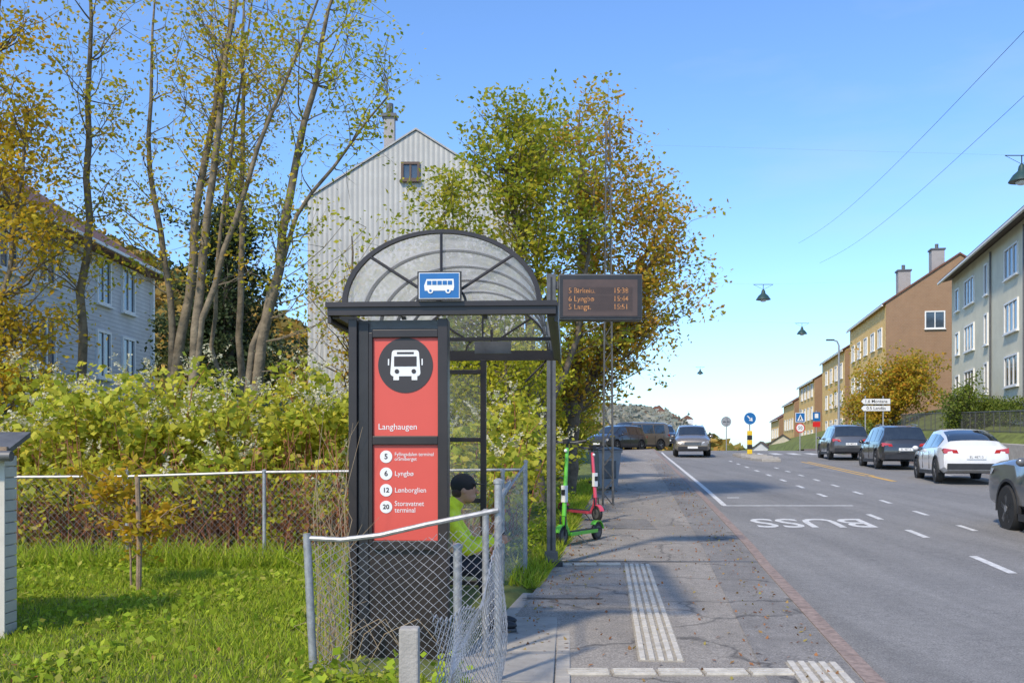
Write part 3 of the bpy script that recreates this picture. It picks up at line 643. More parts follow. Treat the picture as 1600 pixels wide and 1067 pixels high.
car('bronze van parked across the side street opening',(8.5,66.,G(66)-.1),R(128),pbr,VAN,[(.5,1.5),(1.6,2.6),(2.7,3.7)],(3.45,4.15),(.0,.07),(.95,4.0),.36)
car('black car parked beyond the side street',(6.9,63,G(63)-.1),R(140),pk,SUV,[(.55,1.25),(1.3,2.2),(2.27,3.3)],(3.02,3.72),(.1,.48),(.85,3.75),.35)
car('black car waiting beyond the bronze van',(11.6,74,G(74)+.25),math.pi,pk,SUV,[(.55,1.25),(1.3,2.2),(2.27,3.3)],(3.02,3.72),(.1,.48),(.85,3.75),.35)
# ------------------------------------------------------------------ buildings
wcache={}
def window(house,face,al,z,w,h,W=0,div=1,fm=None):
    fm=fm or m_frame; key=(round(w,2),round(h,2),div,fm.name)
    rot={'x0':-math.pi/2,'x1':math.pi/2,'y0':0}[face]; loc={'x0':(0,al,z),'x1':(W,al,z),'y0':(al,0,z)}[face]
    if key not in wcache:
        g=MB(); g.box(-w/2,w/2,-.02,.0,-h/2,h/2,m_glass); o=g.obj('window',None)
        f=MB(); t=.09
        for a in((-w/2-t,-w/2,-h/2-t,h/2+t),(w/2,w/2+t,-h/2-t,h/2+t),(-w/2,w/2,h/2,h/2+t),(-w/2,w/2,-h/2-t,-h/2)): f.box(a[0],a[1],-.08,0.,a[2],a[3],fm)
        for i in range(div): x=-w/2+w*(i+1)/(div+1); f.box(x-.035,x+.035,-.06,-.021,-h/2,h/2,fm)
        f.obj('frame',o)
        s=MB(); s.box(-w/2-.14,w/2+.14,-.15,0,-h/2-.15,-h/2-t-.003,fm); s.obj('sill',o)
        wcache[key]=(o,); 
    else: o=copy_tree(wcache[key][0])
    o.parent=house; o.location=loc; o.rotation_euler=(0,0,rot); return o
def house(label,cat,loc,rz,W,Ln,H,rh,wall,roofm,gable=None,hip=False,over=.4,name='house',group=None,chim=(),t=.14):
    E=thing(name,label,cat,loc,rz,group); mb=MB(); gm=gable or wall
    v=[(0,0,-3),(W,0,-3),(W,Ln,-3),(0,Ln,-3),(0,0,H),(W,0,H),(W,Ln,H),(0,Ln,H),(W/2,0,H+rh),(W/2,Ln,H+rh)]
    if hip: mb.add(v[:8],[(0,4,7,3),(1,2,6,5),(0,1,5,4),(3,7,6,2)],wall)
    else: mb.add(v,[(0,4,7,3),(1,2,6,5)],wall); mb.add(v,[(0,1,5,8,4),(3,7,9,6,2)],gm)
    mb.obj('wall',E)
    mb=MB(); o=over; k=rh/(W/2); e0=-o*k
    if hip:
        a=W/2; r0=(W/2,a,H+rh); r1=(W/2,Ln-a,H+rh); c=[(-o,-o,H+e0),(W+o,-o,H+e0),(W+o,Ln+o,H+e0),(-o,Ln+o,H+e0)]
        b=[(x,y,z-.15) for x,y,z in c]
        mb.add(c+[r0,r1]+b,[(0,1,4),(1,2,5,4),(2,3,5),(3,0,4,5),(0,6,7,1),(1,7,8,2),(2,8,9,3),(3,9,6,0),(9,8,7,6)],roofm)
    else:
        for s,(xa,xb) in((0,(-o,W/2)),(1,(W+o,W/2))):
            p=[(xa,-o*.5,H+e0+.02),(xb,-o*.5,H+rh+.02),(xb,Ln+o*.5,H+rh+.02),(xa,Ln+o*.5,H+e0+.02)]
            q=[(x,y,z+t) for x,y,z in p]; mb.add(p+q,[(0,1,2,3),(7,6,5,4),(0,4,5,1),(1,5,6,2),(2,6,7,3),(3,7,4,0)],roofm)
    ro=mb.obj('roof',E)
    for x in((-o-.1,W+o-.02)): mb=MB(); mb.box(x,x+.12,-o*.5,Ln+o*.5,H+e0-.08,H+e0+.02,m_frame); mb.obj('gutter',E)
    for (x,y,w,zt) in chim:
        mb=MB(); zb=H+rh-abs(x-W/2)*k-.6; mb.box(x-w/2,x+w/2,y-w/2,y+w/2,zb,zt,m_chim); mb.box(x-w/2-.08,x+w/2+.08,y-w/2-.08,y+w/2+.08,zt,zt+.12,m_dsteel); mb.tube([(x,y,zt+.12),(x,y,zt+.55)],.14,m_dsteel,8); mb.obj('chimney',ro)
    return E
m_chim=linesmat('chimney_brick',(.28,.26,.25),(.4,.38,.36),'brick',4,.3)
m_tile=linesmat('red_roof_tile',(.22,.10,.06),(.07,.03,.02),'brick',3.2,.8)
m_droof=linesmat('dark_roof_tile',(.12,.09,.08),(.04,.03,.025),'brick',3,.6)
m_proof=mat('pale_metal_roof',(.36,.35,.33),.5,var=.15)
m_blueW=linesmat('blue_grey_boards',(.60,.61,.63),(.34,.36,.39),'h',2.2,.6)
m_corr=linesmat('white_corrugated_sheet',(.46,.45,.42),(.35,.345,.33),'v',1.7,.6)
m_ren=mat('pale_green_render',(.64,.60,.45),.85,var=.10,scale=.7,bump=.1)
m_yel=linesmat('yellow_brick',(.80,.50,.15),(.70,.46,.18),'brick',5,.2)
m_brn=linesmat('brown_brick',(.27,.155,.08),(.31,.20,.12),'brick',2.2,.4)
m_brownf=mat('brown_window_frame',(.10,.06,.04),.5,var=.1)
Hh=house('tall white corrugated metal clad gable end house','house',(-7.45,35,2.9),0,7.9,10,7.75,2.5,m_corr,m_proof,over=.12,chim=((2.8,1.5,.4,11.2),),t=.07)
window(Hh,'y0',3.75,8.75,.5,.5,fm=m_brownf)
Bh=house('blue grey wooden house with red tile hipped roof','house',(-23.,20,2.8),R(0),9.1,17,5.8,3.2,m_blueW,m_tile,hip=True,over=.5)
for al in(14.7,12.6,8.6,6.4,2.6):
    for z in(4.45,1.95): window(Bh,'x1',al,z,.95,1.45,9.1)
for al in(2,5,7.4):
    for z in(4.45,1.95): window(Bh,'y0',al,z,1.0,1.45)
for a in((9.1,9.22,16.9,17.05,-3,5.75),(9.1,9.22,-.05,.1,-3,5.75),(9.102,9.16,.1,16.9,.2,.35)): mb=MB(); mb.box(*a,m_frame); mb.obj('corner_board',Bh)
Rb=house('pale green rendered three storey apartment block','apartment building',(21.3,35.2,3.6),-math.atan(.25),11,25.6,8.5,1.3,m_ren,m_droof,over=.7,name='apartment_building')
for al in(3.5,10.4,19.6):
    for z in(1.7,4.3,6.95): window(Rb,'x0',al+.9,z,2.3,1.35,div=2)
for al in(6.9,16.4,23.8):
    for z in(1.7,4.3,6.95): window(Rb,'x0',al,z,.9 if al>20 else .6,1.2 if al>20 else 1.5,div=0)
for al in(2.5,7.5):
    for z in(1.7,4.3,6.95): window(Rb,'y0',al,z,1.4,1.35)
for yy in(15.3,8.9): mb=MB(); mb.tube([(-.08,yy,-1),(-.08,yy,8.2)],.05,m_dsteel,8); mb.obj('drainpipe',Rb)
gt='stepped terrace of yellow brick apartment houses'
Tb=house('yellow brick apartment house with brown brick gable end','apartment building',(29.2,75,3.2),-math.atan(.19),10.8,17.6,9.7,3.6,m_yel,m_tile,m_brn,over=.25,name='apartment_building',group=gt,chim=((1.9,3,.95,12.6),(4.9,5,1.0,14.6)))
for al in(2.2,5.4,8.8,12.2,15.4):
    for z in(1.4,4.2,7.2): window(Tb,'x0',al,z,1.5,1.35,div=1)
window(Tb,'y0',3.6,8.3,1.3,1.2,div=1); window(Tb,'y0',8.3,7.9,1.6,1.4,div=1)
for (x,y,z,H,L) in((32.6,94,2.4,8.9,17),(35.6,113,1.6,8.1,17),(38.8,132,.8,7.2,16),(42.,151,-.2,6.4,16)):
    t=house('yellow brick apartment house stepping down the hill','apartment building',(x,y,z),-math.atan(.19),10,L,H,3,m_yel,m_tile,m_brn,over=.25,name='apartment_building',group=gt,chim=((5,3,.8,H+3.6),))
    for al in(2.2,5.8,9.4,13.):
        for zz in(1.4,4.2)+((6.9,) if H>8 else ()): window(t,'x0',al,zz,1.5,1.35,div=1)
m_cream=linesmat('cream_boards',(.55,.5,.4),(.3,.28,.22),'h',2.,.4)
for (x,y,z,w,c) in((33.,128,-2.2,6,m_cream),(42,150,-3.,7,m_frame),(29,122,-3.2,5,m_blueW)):
    t=house('small distant wooden house beyond the crest','house',(x,y,z),-.3,w,8,3.5,2,c,m_droof); window(t,'y0',w*.3,2,1,1.2); window(t,'y0',w*.7,2,1,1.2)
# white shed at left edge
Sd=thing('garden_shed','narrow white boarded cabinet with grey roof and gutter on the lawn','shed',(-4.965,7.45,T(-4.5,7.5)))
m_shed=mat('off_white_boards',(.54,.50,.43),.7,var=.12,scale=4)
mb=MB(); 
for i in range(16): mb.box(-.2,1.0,0,.02,.02+i*.088,.10+i*.088,m_shed); mb.box(1.0,1.02,.02,.2,.02+i*.088,.10+i*.088,m_shed)
mb.box(-.2,.998,.021,.2,0,1.44,m_shed); mb.box(.97,1.035,-.015,-.0015,0,1.45,m_shed); mb.obj('wall',Sd,bevel=.003)
mb=MB(); mb.prism([(-.2,-.06,1.44),(-.2,.26,1.57),(-.2,.26,1.61),(-.2,-.06,1.48)],(1.30,0,0),m_dsteel); mb.box(-.2,1.09,-.09,-.061,1.40,1.49,m_wood); mb.obj('roof',Sd)
mb=MB(); mb.tube([(-.2,-.13,1.42),(1.15,-.13,1.42)],.04,m_dsteel,10); mb.obj('gutter',Sd,smooth=40)
# ------------------------------------------------------------------ street furniture, signs, lamps, wires
def roundsign(mb,c,r,m,y=0,rim=None):
    mb.lathe([(r,.0),(r,.02)],m_steel,(c[0],c[1]+y+.002,c[2]),'y',28)
    mb.lathe([(r,-.004),(r,.0)],rim or m,(c[0],c[1]+y,c[2]),'y',28)
    if rim: mb.lathe([(r*.8,-.008),(r*.8,-.0045)],m,(c[0],c[1]+y,c[2]),'y',28)
x,y=12.75,51.5; z=G(y)-.12
I=MB(); 
for yy in(46,48,50,52,54):
    a=.45 if yy in(46,54) else .7
    I.box(K(yy)+4.85-a,K(yy)+4.85+a,yy-1.005+.01,yy+.995,G(yy)-.3,G(yy)+.0,m_conc)
structure(I.obj('traffic_island',bevel=.03))
E=thing('keep_right_sign','round blue arrow sign on a yellow and black bollard','traffic sign',(x,y,z))
mb=MB(); mb.tube([(0,0,.1),(0,0,2.35)],.035,m_steel,8); mb.obj('pole',E)
mb=MB(); m_by=mat('bollard_yellow',(.75,.5,.02),.5,var=.05)
for i in range(5): mb.box(-.13,.13,-.06,.06,.15+i*.25,.395+i*.25,m_by if i%2==0 else m_bk)
mb.obj('bollard',E,bevel=.02)
mb=MB(); c=(0,-.07,2.05); roundsign(mb,c,.33,m_blue,rim=m_wt)
mb.lathe([(.315,-.0085),(.315,-.005)],m_blue,c,'y',28)
Ma=Matrix.Translation((0,-.082,2.05))@Matrix.Rotation(R(45),4,'Y')
mb.box(-.2,.06,-.0,.003,-.03,.03,m_wt,Ma); mb.prism([Ma@Vector(p) for p in((.2,0,0),(.03,0,.12),(.03,0,-.12))],(0,.003,0),m_wt); mb.obj('sign_face',E)
E=thing('traffic_sign','grey back of a round traffic sign on a pole','traffic sign',(13.4,60,G(60)-.1))
mb=MB(); mb.tube([(0,0,0),(0,0,2.2)],.03,m_steel,8); mb.obj('pole',E); mb=MB(); mb.lathe([(.32,0),(.32,.02)],m_steel,(0,.05,1.9),'y',24); mb.box(-.2,.2,.02,.05,1.88,1.92,m_dsteel); mb.obj('sign_face',E)
E=thing('traffic_sign','pedestrian crossing sign above a fifty speed limit sign','traffic sign',(18.,60,G(60)))
mb=MB(); mb.tube([(0,0,-.2),(0,0,2.6)],.035,m_steel,8); mb.obj('pole',E)
mb=MB(); mb.box(-.3,.3,-.06,-.04,1.75,2.35,m_wt); mb.box(-.27,.27,-.065,-.061,1.78,2.32,m_blue); mb.prism([(-.2,-.07,1.84),(.2,-.07,1.84),(0,-.07,2.26)],(0,.003,0),m_wt)
mb.ell((0,-.074,2.1),(.03,.004,.035),m_bk); mb.prism([(-.02,-.075,2.06),(.03,-.075,2.06),(.08,-.075,1.87),(.04,-.075,1.87),(0,-.075,1.97),(-.05,-.075,1.87),(-.09,-.075,1.87)],(0,.002,0),m_bk); mb.obj('crossing_sign',E)
mb=MB(); m_rr=mat('sign_red',(.6,.02,.02),.4,var=.05); roundsign(mb,(0,-.05,1.4),.3,m_wt,rim=m_rr); mb.text('50',.28,lambda u,v_:(u,-.061,1.4+v_),m_bk,'CENTER'); mb.obj('speed_limit_sign',E)
E=thing('traffic_sign','small blue rectangular sign on a pole by the far pavement','traffic sign',(20.6,65,G(65)))
mb=MB(); mb.tube([(0,0,-.2),(0,0,2.6)],.035,m_steel,8); mb.obj('pole',E); mb=MB(); mb.box(-.25,.25,-.06,-.04,1.9,2.5,m_blue); mb.box(-.12,.12,-.064,-.061,2.1,2.4,m_wt); mb.box(-.25,.25,-.06,-.04,1.5,1.85,m_rr); mb.obj('sign_face',E)
E=thing('direction_sign','two white arrow shaped road direction signs on posts','direction sign',(18.35,48.5,G(48.5)))
for xx in(-.5,.4): mb=MB(); mb.tube([(xx,0,-.2),(xx,0,3.05)],.035,m_steel,8); mb.obj('pole',E)
for z,t in((2.78,'1.6 Montana'),(2.43,'0.5 Landås')):
    mb=MB()
    pts=[(-.75,z),(-.62,z+.15),(.75,z+.15),(.75,z-.15),(-.62,z-.15)]
    mb.prism([(a,-.06,b) for a,b in pts],(0,.02,0),m_bk); mb.prism([(a*.98,-.065,z+(b-z)*.88) for a,b in pts],(0,.004,0),m_wt)
    mb.text(t,.23,lambda u,v_:(u+.02,-.068,z+v_),m_bk,'CENTER',.002); mb.obj('sign_panel',E)
E=thing('street_lamp','tall grey street lamp with a short arm','street lamp',(20.6,60.5,G(60)))
mb=MB(); mb.tube([(0,0,0),(0,0,6.6),(-.1,0,6.85),(-.35,0,6.95)],[.09,.055,.05,.04],m_steel,10); mb.obj('pole',E,smooth=40)
mb=MB(); mb.box(-.8,-.3,-.1,.1,6.9,7.0,m_dsteel); mb.obj('lamp_head',E,bevel=.03)
def pendant(x,y,z,first=[None]):
    g='street lamps hanging over the road on span wires'
    if first[0] is None:
        E=thing('hanging_street_lamp','dark green bell shaped lamp hanging from a span wire','street lamp',(x,y,z),0,g); m_lg=mat('lamp_green',(.025,.06,.055),.4,var=.1)
        mb=MB(); mb.lathe([(.26,-.12),(.25,-.10),(.17,.02),(.08,.10),(.06,.20),(.03,.24)],m_lg,n=20); mb.obj('lamp_shade',E,smooth=40)
        mb=MB(); mb.ell((0,0,-.13),(.12,.12,.07),m_head); mb.obj('bulb',E,smooth=60)
        mb=MB(); mb.tube([(0,0,.24),(0,0,.42)],.012,m_blk,5); mb.tube([(-.35,0,.42),(.35,0,.42)],.010,m_blk,5); mb.tube([(-.35,0,.42),(0,0,.24)],.005,m_blk,4); mb.tube([(.35,0,.42),(0,0,.24)],.005,m_blk,4); mb.obj('bracket',E)
        first[0]=E
    else: E=copy_tree(first[0],None,(x,y,z))
    w=MB(); n=12; xl,xr=x-8-y*.03,x+11+y*.03
    def zz(t): d=(xl+(xr-xl)*t-x); return z+.42+abs(d)*.028
    w.tube([(xl+(xr-xl)*i/n,y,zz(i/n)) for i in range(n+1)],.0012,m_steel,4); o=w.obj('span_wire'); tag(o,'thin span wire holding a lamp over the street','cable',"wires over the street")
for p in((10.62,20,7.25),(8.9,34,6.95),(14.5,48,7.4),(14.7,75,7.5),(27.6,150,6.9)): pendant(*p)
for a,b in((((9.6,17.9,9.4)),(18.5,62,14.8)),((10.8,19.5,9.1),(20.5,64,13.9))):
    w=MB(); A=Vector(a);Bv=Vector(b); w.tube([A.lerp(Bv,i/16)-Vector((0,0,.5*math.sin(math.pi*i/16))) for i in range(17)],.007,m_blk,4); tag(w.obj('overhead_wire'),'thin overhead electric wire above the street','cable',"wires over the street")
E=thing('lattice_mast','slender grey steel lattice power mast beside the tall maple','mast',(2.04,20.4,G(20)))
mb=MB(); Ht=8.2
for sx in(-1,1):
    for sy in(-1,1): mb.tube([(sx*.11,sy*.11,-.2),(sx*.04,sy*.04,Ht)],.014,m_dsteel,5)
for i in range(30):
    z0_,z1_=Ht*i/30,Ht*(i+1)/30; w0,w1=.11-.07*z0_/Ht,.11-.07*z1_/Ht; s=1 if i%2 else -1
    for sy in(-1,1): mb.tube([(-s*w0,sy*w0,z0_),(s*w1,sy*w1,z1_)],.007,m_dsteel,4); mb.tube([(sy*w0,-s*w0,z0_),(sy*w1,s*w1,z1_)],.007,m_dsteel,4)
mb.obj('lattice',E)
def railing(label,pts,h,step,m):
    E=thing('railing',label,'railing',(0,0,0)); mb=MB(); mb.tube([(x,y,z+h) for x,y,z in pts],.025,m,6); mb.tube([(x,y,z+.1) for x,y,z in pts],.015,m,6)
    for a,b in zip(pts[:-1],pts[1:]):
        A=Vector(a);Bv=Vector(b); n=max(1,int((Bv-A).length/step))
        for i in range(n): p=A.lerp(Bv,i/n); mb.tube([p-Vector((0,0,.3)),p+Vector((0,0,h))],.022 if i%8==0 else .009,m,5)
    mb.obj('bars',E)
m_ggrn=mat('green_railing',(.03,.07,.05),.5)
railing('grey steel railing on the bank above the far pavement',[(K(y)+15.,y,T(K(y)+15,y)+.02) for y in range(26,62,3)],1.0,.14,m_dsteel)
railing('green railing along the far crest of the road',[(13.2,66,G(66)),(15.,78,1.3),(17.5,92,.8)],1.1,.2,m_ggrn)
railing('grey railing by the far crossing',[(K(y)+12.9,y,G(y)) for y in range(60,75,3)],1.0,.25,m_dsteel)
rw=MB(); 
ys=list(range(24,66,2)); v=[]
for yy in ys: v+=[(K(yy)+13.35,yy,G(yy)-.3),(K(yy)+13.35,yy,G(yy)+.85),(K(yy)+13.65,yy,G(yy)+.87)]
rw.add(v,[(3*i,3*i+3,3*i+4,3*i+1) for i in range(len(ys)-1)]+[(3*i+1,3*i+4,3*i+5,3*i+2) for i in range(len(ys)-1)],m_conc); tag(rw.obj('retaining_wall'),'low concrete retaining wall behind the far pavement','wall')
# ------------------------------------------------------------------ vegetation
def leaves(name,C,size,m,parent=None,up=.3,aspect=.6):
    C=np.asarray(C,dtype=np.float64); n=len(C); u=rng.normal(size=(n,3)); u[:,2]*=.7; u/=np.linalg.norm(u,axis=1)[:,None]
    w=rng.normal(size=(n,3)); w[:,2]+=up; w-= (w*u).sum(1)[:,None]*u; w/=np.linalg.norm(w,axis=1)[:,None]; vv=np.cross(u,w)
    s=size*rng.uniform(.6,1.35,n)[:,None]
    V=np.empty((n,4,3)); V[:,0]=C-u*s*.5; V[:,1]=C+vv*s*.5*aspect; V[:,2]=C+u*s*.5+w*s*-.08; V[:,3]=C-vv*s*.5*aspect
    me=bpy.data.meshes.new(name); me.vertices.add(4*n); me.vertices.foreach_set('co',V.ravel()); me.loops.add(4*n); me.loops.foreach_set('vertex_index',np.arange(4*n,dtype=np.int32))
    me.polygons.add(n); me.polygons.foreach_set('loop_start',np.arange(0,4*n,4,dtype=np.int32)); me.polygons.foreach_set('loop_total',np.full(n,4,dtype=np.int32)); me.materials.append(m); me.update(calc_edges=True)
    o=bpy.data.objects.new(name,me); COL.objects.link(o)
    if parent: o.parent=parent
    return o
lm_big=leafmat('autumn_green_leaves',[(.15,.20,.02),(.24,.28,.025),(.34,.34,.035),(.46,.38,.035),(.20,.24,.025)],.55,1.35)
lm_or=leafmat('orange_green_leaves',[(.22,.23,.025),(.38,.31,.035),(.50,.31,.035),(.46,.22,.03),(.26,.27,.025),(.48,.36,.04)],.55,1.35)
lm_yel=leafmat('golden_leaves',[(.52,.36,.025),(.48,.27,.02),(.38,.33,.025),(.58,.42,.04)],.55,1.25)
lm_lime=leafmat('lime_leaves',[(.25,.28,.02),(.38,.37,.025),(.48,.42,.035),(.19,.24,.02)],.55,1.35)
lm_gold=leafmat('yellowing_leaves',[(.26,.27,.02),(.42,.36,.03),(.52,.38,.035),(.48,.29,.03),(.22,.25,.02),(.54,.42,.04)],.55,1.3)
lm_knot=leafmat('knotweed_leaves',[(.24,.29,.025),(.38,.41,.04),(.54,.50,.07),(.17,.22,.02),(.56,.45,.05),(.44,.47,.06)],.5,1.3)
lm_brn=leafmat('dead_leaves',[(.26,.12,.055),(.38,.17,.07),(.20,.09,.04),(.40,.26,.09),(.30,.27,.07)],.35,1.15)
lm_grass=leafmat('grass_blades',[(.21,.30,.022),(.31,.42,.03),(.42,.48,.04),(.15,.22,.018),(.46,.43,.09)],.45,1.15)
lm_flow=leafmat('cream_flowers',[(.60,.56,.38),(.68,.64,.46)],.3)
lm_dark=leafmat('conifer_needles',[(.035,.055,.02),(.06,.085,.03),(.05,.065,.03)],.1)
lm_hedge=leafmat('hedge_leaves',[(.09,.13,.02),(.14,.19,.03),(.20,.23,.035)],.35,1.1)
def mk_tree(label,base,trunks,env,nc,nl,lsize,lm,bark,cl=.55,seed=1,cat='tree',name='tree',limb=.035,lowz=None,twigs=3,gap=.0,tw=1.):
    rs=np.random.default_rng(seed); E=thing(name,label,cat,base); mb=MB(); TP=[]
    for path in trunks:
        P=[]; 
        for a,b in zip(path[:-1],path[1:]):
            for i in range(5):
                t=i/5; P.append([a[j]+(b[j]-a[j])*t for j in range(4)])
        P.append(list(path[-1])); P=np.array(P,float); jit=rs.normal(0,.035,(len(P),2)); jit[0]=0; P[:,:2]+=jit*min(1,path[0][3]*8)
        mb.tube([tuple(p[:3]) for p in P],[p[3] for p in P],bark,9); TP.append(P)
    TPa=np.concatenate(TP); w=np.array([e[6] for e in env],float); w/=w.sum(); LP=[]
    for k in range(nc):
        e=env[rs.choice(len(env),p=w)]; d=rs.normal(size=3); d/=np.linalg.norm(d); r=rs.uniform(.15,1)**.45; c=np.array(e[:3])+d*r*np.array(e[3:6])
        hd_=np.linalg.norm(TPa[:,:2]-c[:2],axis=1); cost=hd_*1.+np.abs(TPa[:,2]-(c[2]-hd_*.8))*1.1; i=int(np.argmin(cost)); a=TPa[i,:3]; r0=min(TPa[i,3]*.6,limb)*rs.uniform(.6,1)
        dist=np.linalg.norm(c-a); mid=a+(c-a)*.5+np.array([0,0,-.08*dist])+rs.normal(0,.06*dist,3); pts=[a,(a*.6+mid*.4)+rs.normal(0,.03*dist,3),mid,(mid+c)/2+rs.normal(0,.04*dist,3),c]
        mb.tube(pts,[max(r0*q,.004) for q in(1,.8,.6,.4,.18)],bark,5,False)
        ends=[(c,.5),((mid+c)/2,.35)]
        for q in range(twigs):
            s0=pts[rs.integers(2,5)]; t1=s0+rs.normal(0,cl*.9,3)+np.array([0,0,cl*.25]); mb.tube([s0,(s0+t1)/2+rs.normal(0,cl*.1,3),t1],[.011*tw,.007*tw,.003*tw],bark,3,False); ends.append((t1,1)); ends.append(((s0+t1)/2,.6))
        if rs.random()<gap: continue
        W=np.array([x[1] for x in ends]); W/=W.sum(); num=int(nl*rs.uniform(.5,1.4)); idx=rs.choice(len(ends),num,p=W); EP=np.array([x[0] for x in ends]); LP.append(EP[idx]+rs.normal(0,cl*.42,(num,3))*np.array([1,1,.75]))
    mb.obj('trunk',E,smooth=60); leaves('crown',np.concatenate(LP),lsize,lm,E); return E
b=(.6,20.5,G(20)); 
mk_tree('broad green maple beginning to turn yellow behind the shelter',b,
 [[(0,0,-.2,.14),(-.1,0,2,.12),(-.3,.2,4.5,.09),(-.6,.1,6.6,.05),(-.7,0,8.6,.015)],[(0,0,1.4,.09),(-.9,.1,3.4,.06),(-1.7,.2,5.2,.035),(-2.1,0,6.2,.015)],[(0,0,1.6,.09),(.8,0,3.6,.06),(1.1,.2,5.8,.035),(1.2,0,7.2,.015)]],
 [(-1.2,0,6.0,1.7,1.6,1.7,2.),(-.6,0,7.7,1.25,1.1,1.3,1.2),(-2.9,0,4.6,1.2,1.3,.9,1.1),(-2.0,0,3.7,1.5,1.3,1.0,1.2),(.3,0,4.6,1.7,1.4,1.7,1.4),(-1.2,0,2.8,1.7,1.2,.9,1.),(.2,0,6.6,1.1,1.2,1.2,.8)],250,85,.115,lm_big,m_bark,.35,3,gap=.06,limb=.026,tw=.6)
b=(1.35,22.5,G(22))
mk_tree('tall maple with orange and green autumn leaves beside the pavement',b,
 [[(0,0,-.2,.15),(.1,0,2,.13),(.3,.1,5,.10),(.3,0,7.5,.05),(.2,0,9.2,.015)],[(0,0,1.5,.09),(.8,0,3.6,.07),(1.7,.1,5.6,.04),(2.2,0,6.4,.015)],[(.05,0,1.8,.09),(-.6,0,4,.07),(-.9,.1,6.5,.035),(-1.0,0,8.0,.015)]],
 [(.5,0,7.9,1.6,1.4,1.5,1.9),(1.6,0,6.2,1.6,1.5,1.5,2.),(2.0,0,4.8,1.3,1.3,1.1,1.4),(-.2,0,6.3,1.4,1.3,1.9,1.2),(.7,0,4.2,1.4,1.3,1.2,1.2),(.3,.3,2.9,.9,1.0,.9,.9),(1.7,0,3.9,1.0,1.0,.6,.7)],265,88,.11,lm_or,m_bark,.36,5,gap=.06,limb=.026,tw=.6)
mk_tree('lime green ivy covered young tree at the pavement edge',(1.75,28.2,G(27)),
 [[(0,0,-.2,.08),(0,0,2.5,.06),(0,0,4.2,.02)]],[(.1,0,3.4,1.2,.8,1.5,2.),(-1.1,-1.0,2.8,1.1,.9,1.6,1.5),(.1,.2,1.5,1.0,.7,1.1,1.3),(-1.3,-1.,.9,.8,.6,.8,.8)],150,130,.095,lm_lime,m_bark,.3,8,tw=.6)
mk_tree('leafy lime coloured shrub under the tall maple',(.45,21.3,G(21)),
 [[(0,0,-.2,.05),(0,0,1.5,.03),(0,0,3.0,.01)]],[(.0,0,2.2,.65,.6,1.2,1.),(-.5,0,1.0,.6,.6,.8,.8),(.4,0,3.0,.6,.6,.6,.6)],80,110,.09,lm_lime,m_bark,.24,18,tw=.6,limb=.02)
mk_tree('leafy young tree with yellow green leaves behind the shelter',(-.1,17.,G(17)),
 [[(0,0,-.2,.07),(0,0,1.6,.05),(0,0,3.2,.02)]],[(-.1,0,2.3,.85,.7,1.1,1.),(.25,0,1.3,.4,.6,.9,.7),(-.9,0,1.9,.6,.6,.9,.6),(.5,1.,2.8,.6,.6,.6,.5)],80,110,.08,lm_lime,m_bark,.26,9,tw=.6)
def T0(x,y): return (x,y,T(x,y)-.1)
def slender(label,x,y,lean,h,r,env,nc,nl,seed,lm=lm_gold,second=None,ls=.08):
    r*=.74
    base=T0(x,y); tr=[[(0,0,-.2,r),(lean*.25,0,h*.33,r*.85),(lean*.6,.1,h*.66,r*.6),(lean,.1,h,r*.2)]]
    if second: tr+=[[tuple(q[:3])+(q[3]*.72,) for q in pth] for pth in second]
    return mk_tree(label,base,tr,env,nc,nl,ls,lm,m_bark2,.34,seed,limb=.018,twigs=4,gap=.08,tw=.55)
slender('slender straight grey trunk with thin yellow green leaves',-7.2,16,.15,9.8,.115,[(.2,0,7.2,1.0,1.,2.2,1.),(-.3,0,4.6,.9,.8,1.5,.8)],36,75,21)
slender('slim leaning tree with upswept branches and sparse leaves',-6.0,16.4,1.3,9.8,.13,[(1.0,0,7.5,1.4,1.2,2.0,1.),(-.4,0,5.2,.9,.8,1.6,.6)],42,66,22,second=[[(.1,0,.5,.09),(.2,0,3.4,.08),(-.2,0,6,.06),(-.1,0,9,.02)]])
slender('forked grey barked tree with sparse yellow leaves',-5.4,15.6,1.0,9.8,.12,[(.9,0,7.8,1.5,1.2,1.7,1.),(.9,0,4.8,.9,.9,1.0,.4)],36,66,23,second=[[(0,0,.3,.08),(.35,0,3.4,.075),(1.3,0,6.2,.05),(2.4,0,9,.02)]])
slender('bent tree with several stems reaching over the thicket',-4.6,16.,1.7,9.3,.14,[(1.8,0,7.6,1.3,1.2,1.6,1.),(.8,0,5.4,1.1,1.0,1.0,.7),(1.9,0,4.6,1.0,.9,.5,.3)],52,66,24,second=[[(0,0,.8,.09),(.3,0,3,.08),(1.0,.1,5.2,.05),(2.5,.1,7.2,.02)],[(.1,0,1.,.07),(-.4,0,3,.05),(-.2,0,5.5,.04),(.3,0,8.8,.015)]],lm=lm_lime)
slender('thin dark trunk standing among the trees above the thicket',-5.0,17.5,.1,9.8,.10,[(.1,0,7.4,1.3,1.2,1.8,1.)],26,60,25)
mk_tree('tree with dense golden orange autumn leaves',(-8.35,15.,T(-8.3,15)),[[(0,0,-.2,.10),(.1,0,3,.08),(.3,0,6,.05),(.4,0,9.5,.02)],[(0,0,2,.06),(.5,0,4.,.04),(.8,0,6.5,.02)]],[(.3,0,7.4,1.1,1.2,2.2,2.),(.5,0,4.6,1.0,1.2,1.5,1.5),(.5,0,2.8,.8,.9,.9,.8)],130,110,.085,lm_yel,m_bark2,.34,31,gap=.1,tw=.6)
